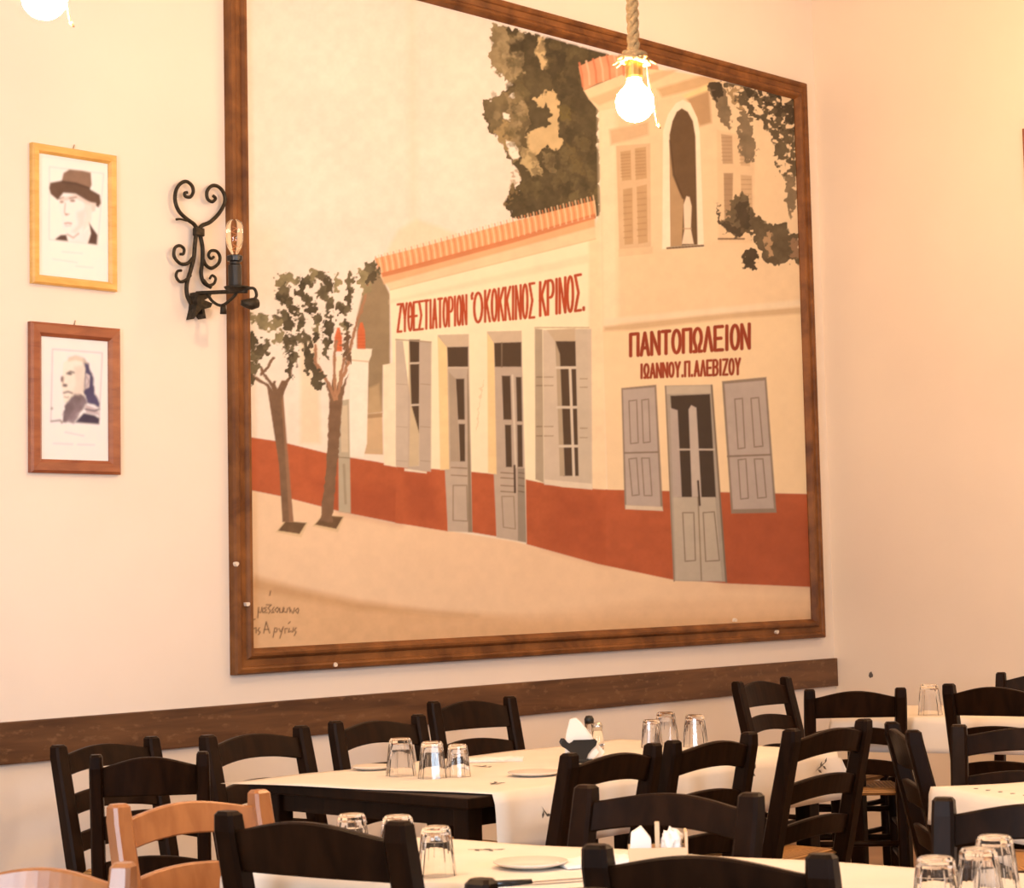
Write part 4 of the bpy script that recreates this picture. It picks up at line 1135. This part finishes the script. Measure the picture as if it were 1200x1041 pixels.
# long table below the mural
T1 = dict(cx=-4.31, cy=-1.765, rz=math.radians(-1), lx=1.80, ly=.96)
table('long dark table below the mural with three tumblers near its left end', **T1)
c1 = cover('cream paper cover on the long table below the mural', T1['cx'], T1['cy'], T1['rz'], T1['lx'], T1['ly'], (0, .15, .165, 0), 3, skew=-.10)
for x, y, a, s in ((-.62, -.30, .4, .09), (-.2, .1, 1.2, .09), (.4, -.2, -.5, .09)):
    sprig(c1, (x, y, .7515), a, s)
for x, z, a in ((-.62, .70, -1.0), (-.1, .69, .2), (.35, .70, .3), (.75, .69, .3), (.78, .64, .1)):
    sprig(c1, (x, -T1['ly']/2-.026, z), a, .075, normal_up=False)
# front table along the left-right middle of the room
T6 = dict(cx=-6.14, cy=-3.60, rz=math.radians(-81), lx=1.75, ly=.60)
table('front table running across the bottom of the view', **T6)
c6 = cover('cream paper cover on the front table at the bottom of the view', T6['cx'], T6['cy'], T6['rz'], T6['lx'], T6['ly'], (0, .12, .12, .12), 5)
for x, y, a, s in ((-.55, .16, .3, .08), (-.1, .2, 2.2, .08)):
    sprig(c6, (x, y, .7515), a, s)
# right table
u4 = Vector((.85, -.5, 0)).normalized(); a4 = math.atan2(u4.y, u4.x)
n4 = Vector((-math.sin(a4), math.cos(a4), 0)); A0 = Vector((-4.344, -3.206, 0))
c4p = A0+u4*.52-n4*.34
table('table at right between the blue-sheened chair and the front table', c4p.x, c4p.y, a4, 1.04, .68)
c4 = cover('cream paper cover with a dotted border on the right-hand table', c4p.x, c4p.y, a4, 1.04, .68, (.10, .12, .14, 0), 8)
bm = bmesh.new()
for k in range(9):
    lathe(bm, [(0, 0), (.007, 0), (.007, .0006), (0, .0006)], 8, (-.44+.006*k, .24-.055*k, .7515))
obj('printed_dots', bm, M['print'], c4)
# wall table
a3 = math.radians(-76); u3 = Vector((math.cos(a3), math.sin(a3), 0)); n3 = Vector((-u3.y, u3.x, 0))
p3 = Vector((-1.99, -1.75, 0))+n3*.38+u3*.0
p3 += u3*.17+n3*.05
table('table by the right-hand wall with one upturned tumbler', p3.x, p3.y, a3, 1.16, .74)
c3 = cover('cream paper cover on the table by the right-hand wall', p3.x, p3.y, a3, 1.16, .74, (.03, .12, .14, .05), 11)
for x, z, a in ((.25, .70, .2), (.45, .68, .4), (.1, .67, .1)):
    sprig(c3, (x, -.365-.032, z), a, .09, normal_up=False)
sprig(c3, (-.45, -.30, .7515), .2, .12, mat=M['leaf'])

H0 = .7516
def tumbler_proto():
    bm = bmesh.new()
    h, rb, rt, w = .106, .044, .032, .0032      # standing upside down: rim on the table
    prof = [(rb, 0), (rt+.004, h*.70), (rt, h-.006), (rt-.005, h), (0, h), ]
    inner = [(0, h-.016), (rt-.006, h-.018), (rt-.002, h*.70), (rb-w, 0), (rb, 0)]
    lathe(bm, prof+inner, 20, facet=.035)
    bmesh.ops.remove_doubles(bm, verts=list(bm.verts), dist=1e-5)
    return obj('tumbler', bm, M['glass'])
TUMB = tumbler_proto(); used = [False]
def tumbler(p, label, group, s=1.0):
    if not used[0]:
        o = TUMB; used[0] = True
    else:
        o = TUMB.copy(); C.objects.link(o)
    o.location = p; o.scale = (s, s, s); o.rotation_euler = (0, 0, random.random()*3)
    return tag(o, label, 'glass', group)
def onT(x, y): return on_level(x, y, H0)
for (x, y), l, s in (((470, 909), 'left tumbler of the three upturned at the left of the long table', 1.10), ((507, 912), 'middle tumbler of the three upturned at the left of the long table', 1.06), ((537, 910), 'right, smallest-looking tumbler of the three upturned at the left of the long table', .94)):
    tumbler(onT(x, y), l, 'upturned tumblers on the long table', s)
for (x, y), l, s in (((764, 876), 'left tumbler of the far trio, behind the tucked-in chairs', .92), ((781, 871), 'tall middle tumbler of the far trio against the lower wall', 1.05), ((815, 875), 'right tumbler of the far trio against the lower wall', 1.05)):
    tumbler(onT(x, y), l, 'upturned tumblers on the long table', s)
tumbler(onT(1090, 838), 'lone upturned tumbler on the table by the right-hand wall', 'upturned tumblers on the wall table', 1.2)
for (x, y), l, s in (((512, 1026), 'upturned tumbler just right of the front left chair', .95), ((467, 1014), 'upturned tumbler half hidden behind the post of the front left chair', 1.0), ((413, 1008), 'upturned tumbler behind the crest of the front left chair', .95)):
    tumbler(onT(x, y), l, 'upturned tumblers on the front table', s)
for (x, y), l in (((1099, 1080), 'left tumbler of the cluster at the lower right'), ((1149, 1068), 'front middle tumbler of the cluster at the lower right'), ((1168, 1050), 'rear tumbler of the cluster at the lower right'), ):
    tumbler(onT(x, y), l, 'upturned tumblers on the front table', 1.05)

def plate(x, y, label, r=.085):
    bm = bmesh.new(); lathe(bm, [(0, 0), (r*.6, 0), (r*.98, .009), (r, .012), (r*.97, .013), (r*.62, .004), (0, .004)], 32)
    o = obj('saucer', bm, M['china'], smooth=True); o.location = onT(x, y)
    return tag(o, label, 'plate', 'pale saucers')
plate(627, 909, 'pale saucer on the long table near the napkin holder')
plate(622, 1016, 'pale saucer on the front table', .08)
plate(437, 902, 'pale saucer left of the three tumblers on the long table', .07)

def folded_napkin(x, y, rz, label, l=.20, w=.09):
    bm = bmesh.new(); n = 10; V = []
    for i in range(n+1):
        row = []
        for j in range(5):
            px = (i/n-.5)*l; py = (j/4-.5)*w*(1-.25*i/n)
            row.append(bm.verts.new((px, py, .004+.010*abs(math.sin(i*.9+j))*(.4+.6*i/n))))
        V.append(row)
    for i in range(n):
        for j in range(4): bm.faces.new((V[i][j], V[i+1][j], V[i+1][j+1], V[i][j+1]))
    r = bmesh.ops.extrude_face_region(bm, geom=list(bm.faces))
    for v in r['geom']:
        if isinstance(v, bmesh.types.BMVert): v.co.z = 0
    o = obj('napkin', bm, M['napkin']); o.location = onT(x, y); o.rotation_euler = (0, 0, rz)
    return tag(o, label, 'napkin', 'loose paper napkins')
folded_napkin(575, 892, -.9, 'folded paper napkin right of the three tumblers on the long table', .22, .10)
folded_napkin(700, 1012, -.5, 'paper napkin lying on the front table right of the saucer', .18, .12)

def cutlery(x, y, rz, label):
    t = thing('dinner_knife', label, 'cutlery', onT(x, y), rz)
    bm = bmesh.new(); tube(bm, [(-.10, 0, .006), (-.02, 0, .006)], [.007, .005], 8); obj('handle', bm, M['black'], t, smooth=True)
    bm = bmesh.new(); box(bm, (.045, 0, .004), (.13, .016, .0018)); obj('blade', bm, M['steel'], t)
cutlery(634, 1036, -.5, 'dinner knife beside the saucer on the front table')

def sheet(bm, pts, th):
    """thin bent slab through (x,z) points, extruded in y"""
    pass
# black napkin holder with a tall folded napkin on the long table
hp = onT(679, 893)
t = thing('napkin_holder', 'black curly napkin holder with tall white napkins on the long table', 'napkin holder', hp, math.radians(-45))
bm = bmesh.new(); box(bm, (0, 0, .005), (.085, .07, .010)); obj('base', bm, M['black'], t, bevel=.003)
for yy in (-.030, .028):
    # a solid goblet-shaped plate whose upper corners roll outwards
    out = [(-.020, .008), (-.026, .030), (-.044, .046), (-.058, .052), (-.064, .064), (-.058, .076), (-.047, .076), (-.041, .066), (-.034, .062), (-.026, .068), (-.020, .074), (.020, .074), (.036, .074), (.050, .076), (.058, .068), (.054, .054), (.040, .042), (.026, .028), (.020, .008)]
    bm = bmesh.new(); prism(bm, out, yy-.003, yy+.003); obj('scroll_side', bm, M['black'], t, bevel=.0012)
bm = bmesh.new(); prism(bm, [(-.050, .010), (.046, .010), (.066, .030), (.040, .075), (.010, .128), (-.010, .146), (-.030, .140), (-.044, .090)], -.022, -.002); obj('napkin_stack', bm, M['napkin'], t, bevel=.003)
bm = bmesh.new(); prism(bm, [(-.040, .010), (.070, .010), (.086, .030), (.052, .070), (.024, .112), (-.010, .134), (-.034, .080)], .002, .020); obj('napkin_stack', bm, M['napkin'], t, bevel=.003)
# shakers beside it
def shaker(x, y, label, capmat):
    t = thing('shaker', label, 'shaker', onT(x, y), 0, 'glass shakers')
    bm = bmesh.new(); lathe(bm, [(0, 0), (.020, 0), (.022, .02), (.017, .065), (.015, .07), (0, .07)], 16); obj('body', bm, M['glass'], t, smooth=True)
    bm = bmesh.new(); lathe(bm, [(0, .068), (.017, .068), (.018, .085), (.012, .096), (0, .098)], 16); obj('cap', bm, capmat, t, smooth=True)
    return t
shaker(701, 879, 'glass shaker with steel cap right of the black napkin holder', M['steel'])
shaker(691, 870, 'black-capped shaker peeping out behind the tall napkin', M['black'])
folded_napkin(714, 890, .6, 'crumpled paper napkin lying right of the shakers on the long table', .12, .07)
# wooden caddy with crumpled napkins on the front table
cp = onT(771, 1010)
t = thing('table_caddy', 'wooden caddy holding white napkins on the front table', 'caddy', cp, math.radians(-50))
bm = bmesh.new(); box(bm, (0, 0, .006), (.125, .075, .012)); obj('base', bm, M['stick'], t, bevel=.002)
for yy in (-.034, .034):
    bm = bmesh.new(); box(bm, (0, yy, .022), (.125, .006, .022)); obj('side', bm, M['stick'], t)
bm = bmesh.new(); box(bm, (0, 0, .047), (.010, .016, .075)); obj('upright', bm, M['stick'], t, bevel=.002)
bm = bmesh.new(); box(bm, (.061, 0, .036), (.006, .070, .060)); obj('end_panel', bm, M['stick'], t, bevel=.002)
def crumple(parent, c, s, seed):
    rng = random.Random(seed); bm = bmesh.new()
    bmesh.ops.create_icosphere(bm, subdivisions=3, radius=1.0)
    for v in bm.verts:
        k = .8+.45*rng.random()
        v.co = Vector((c[0]+v.co.x*s[0]*k, c[1]+v.co.y*s[1]*k, max(c[2]+v.co.z*s[2]*k, .0125)))
    obj('napkin_bunch', bm, M['napkin'], parent)
crumple(t, (.032, 0, .040), (.022, .024, .030), 3)
bm = bmesh.new(); prism(bm, [(-.060, .0125), (-.012, .0125), (-.014, .05), (-.034, .076), (-.056, .062)], -.016, .016); obj('folded_napkins', bm, M['napkin'], t, bevel=.002)
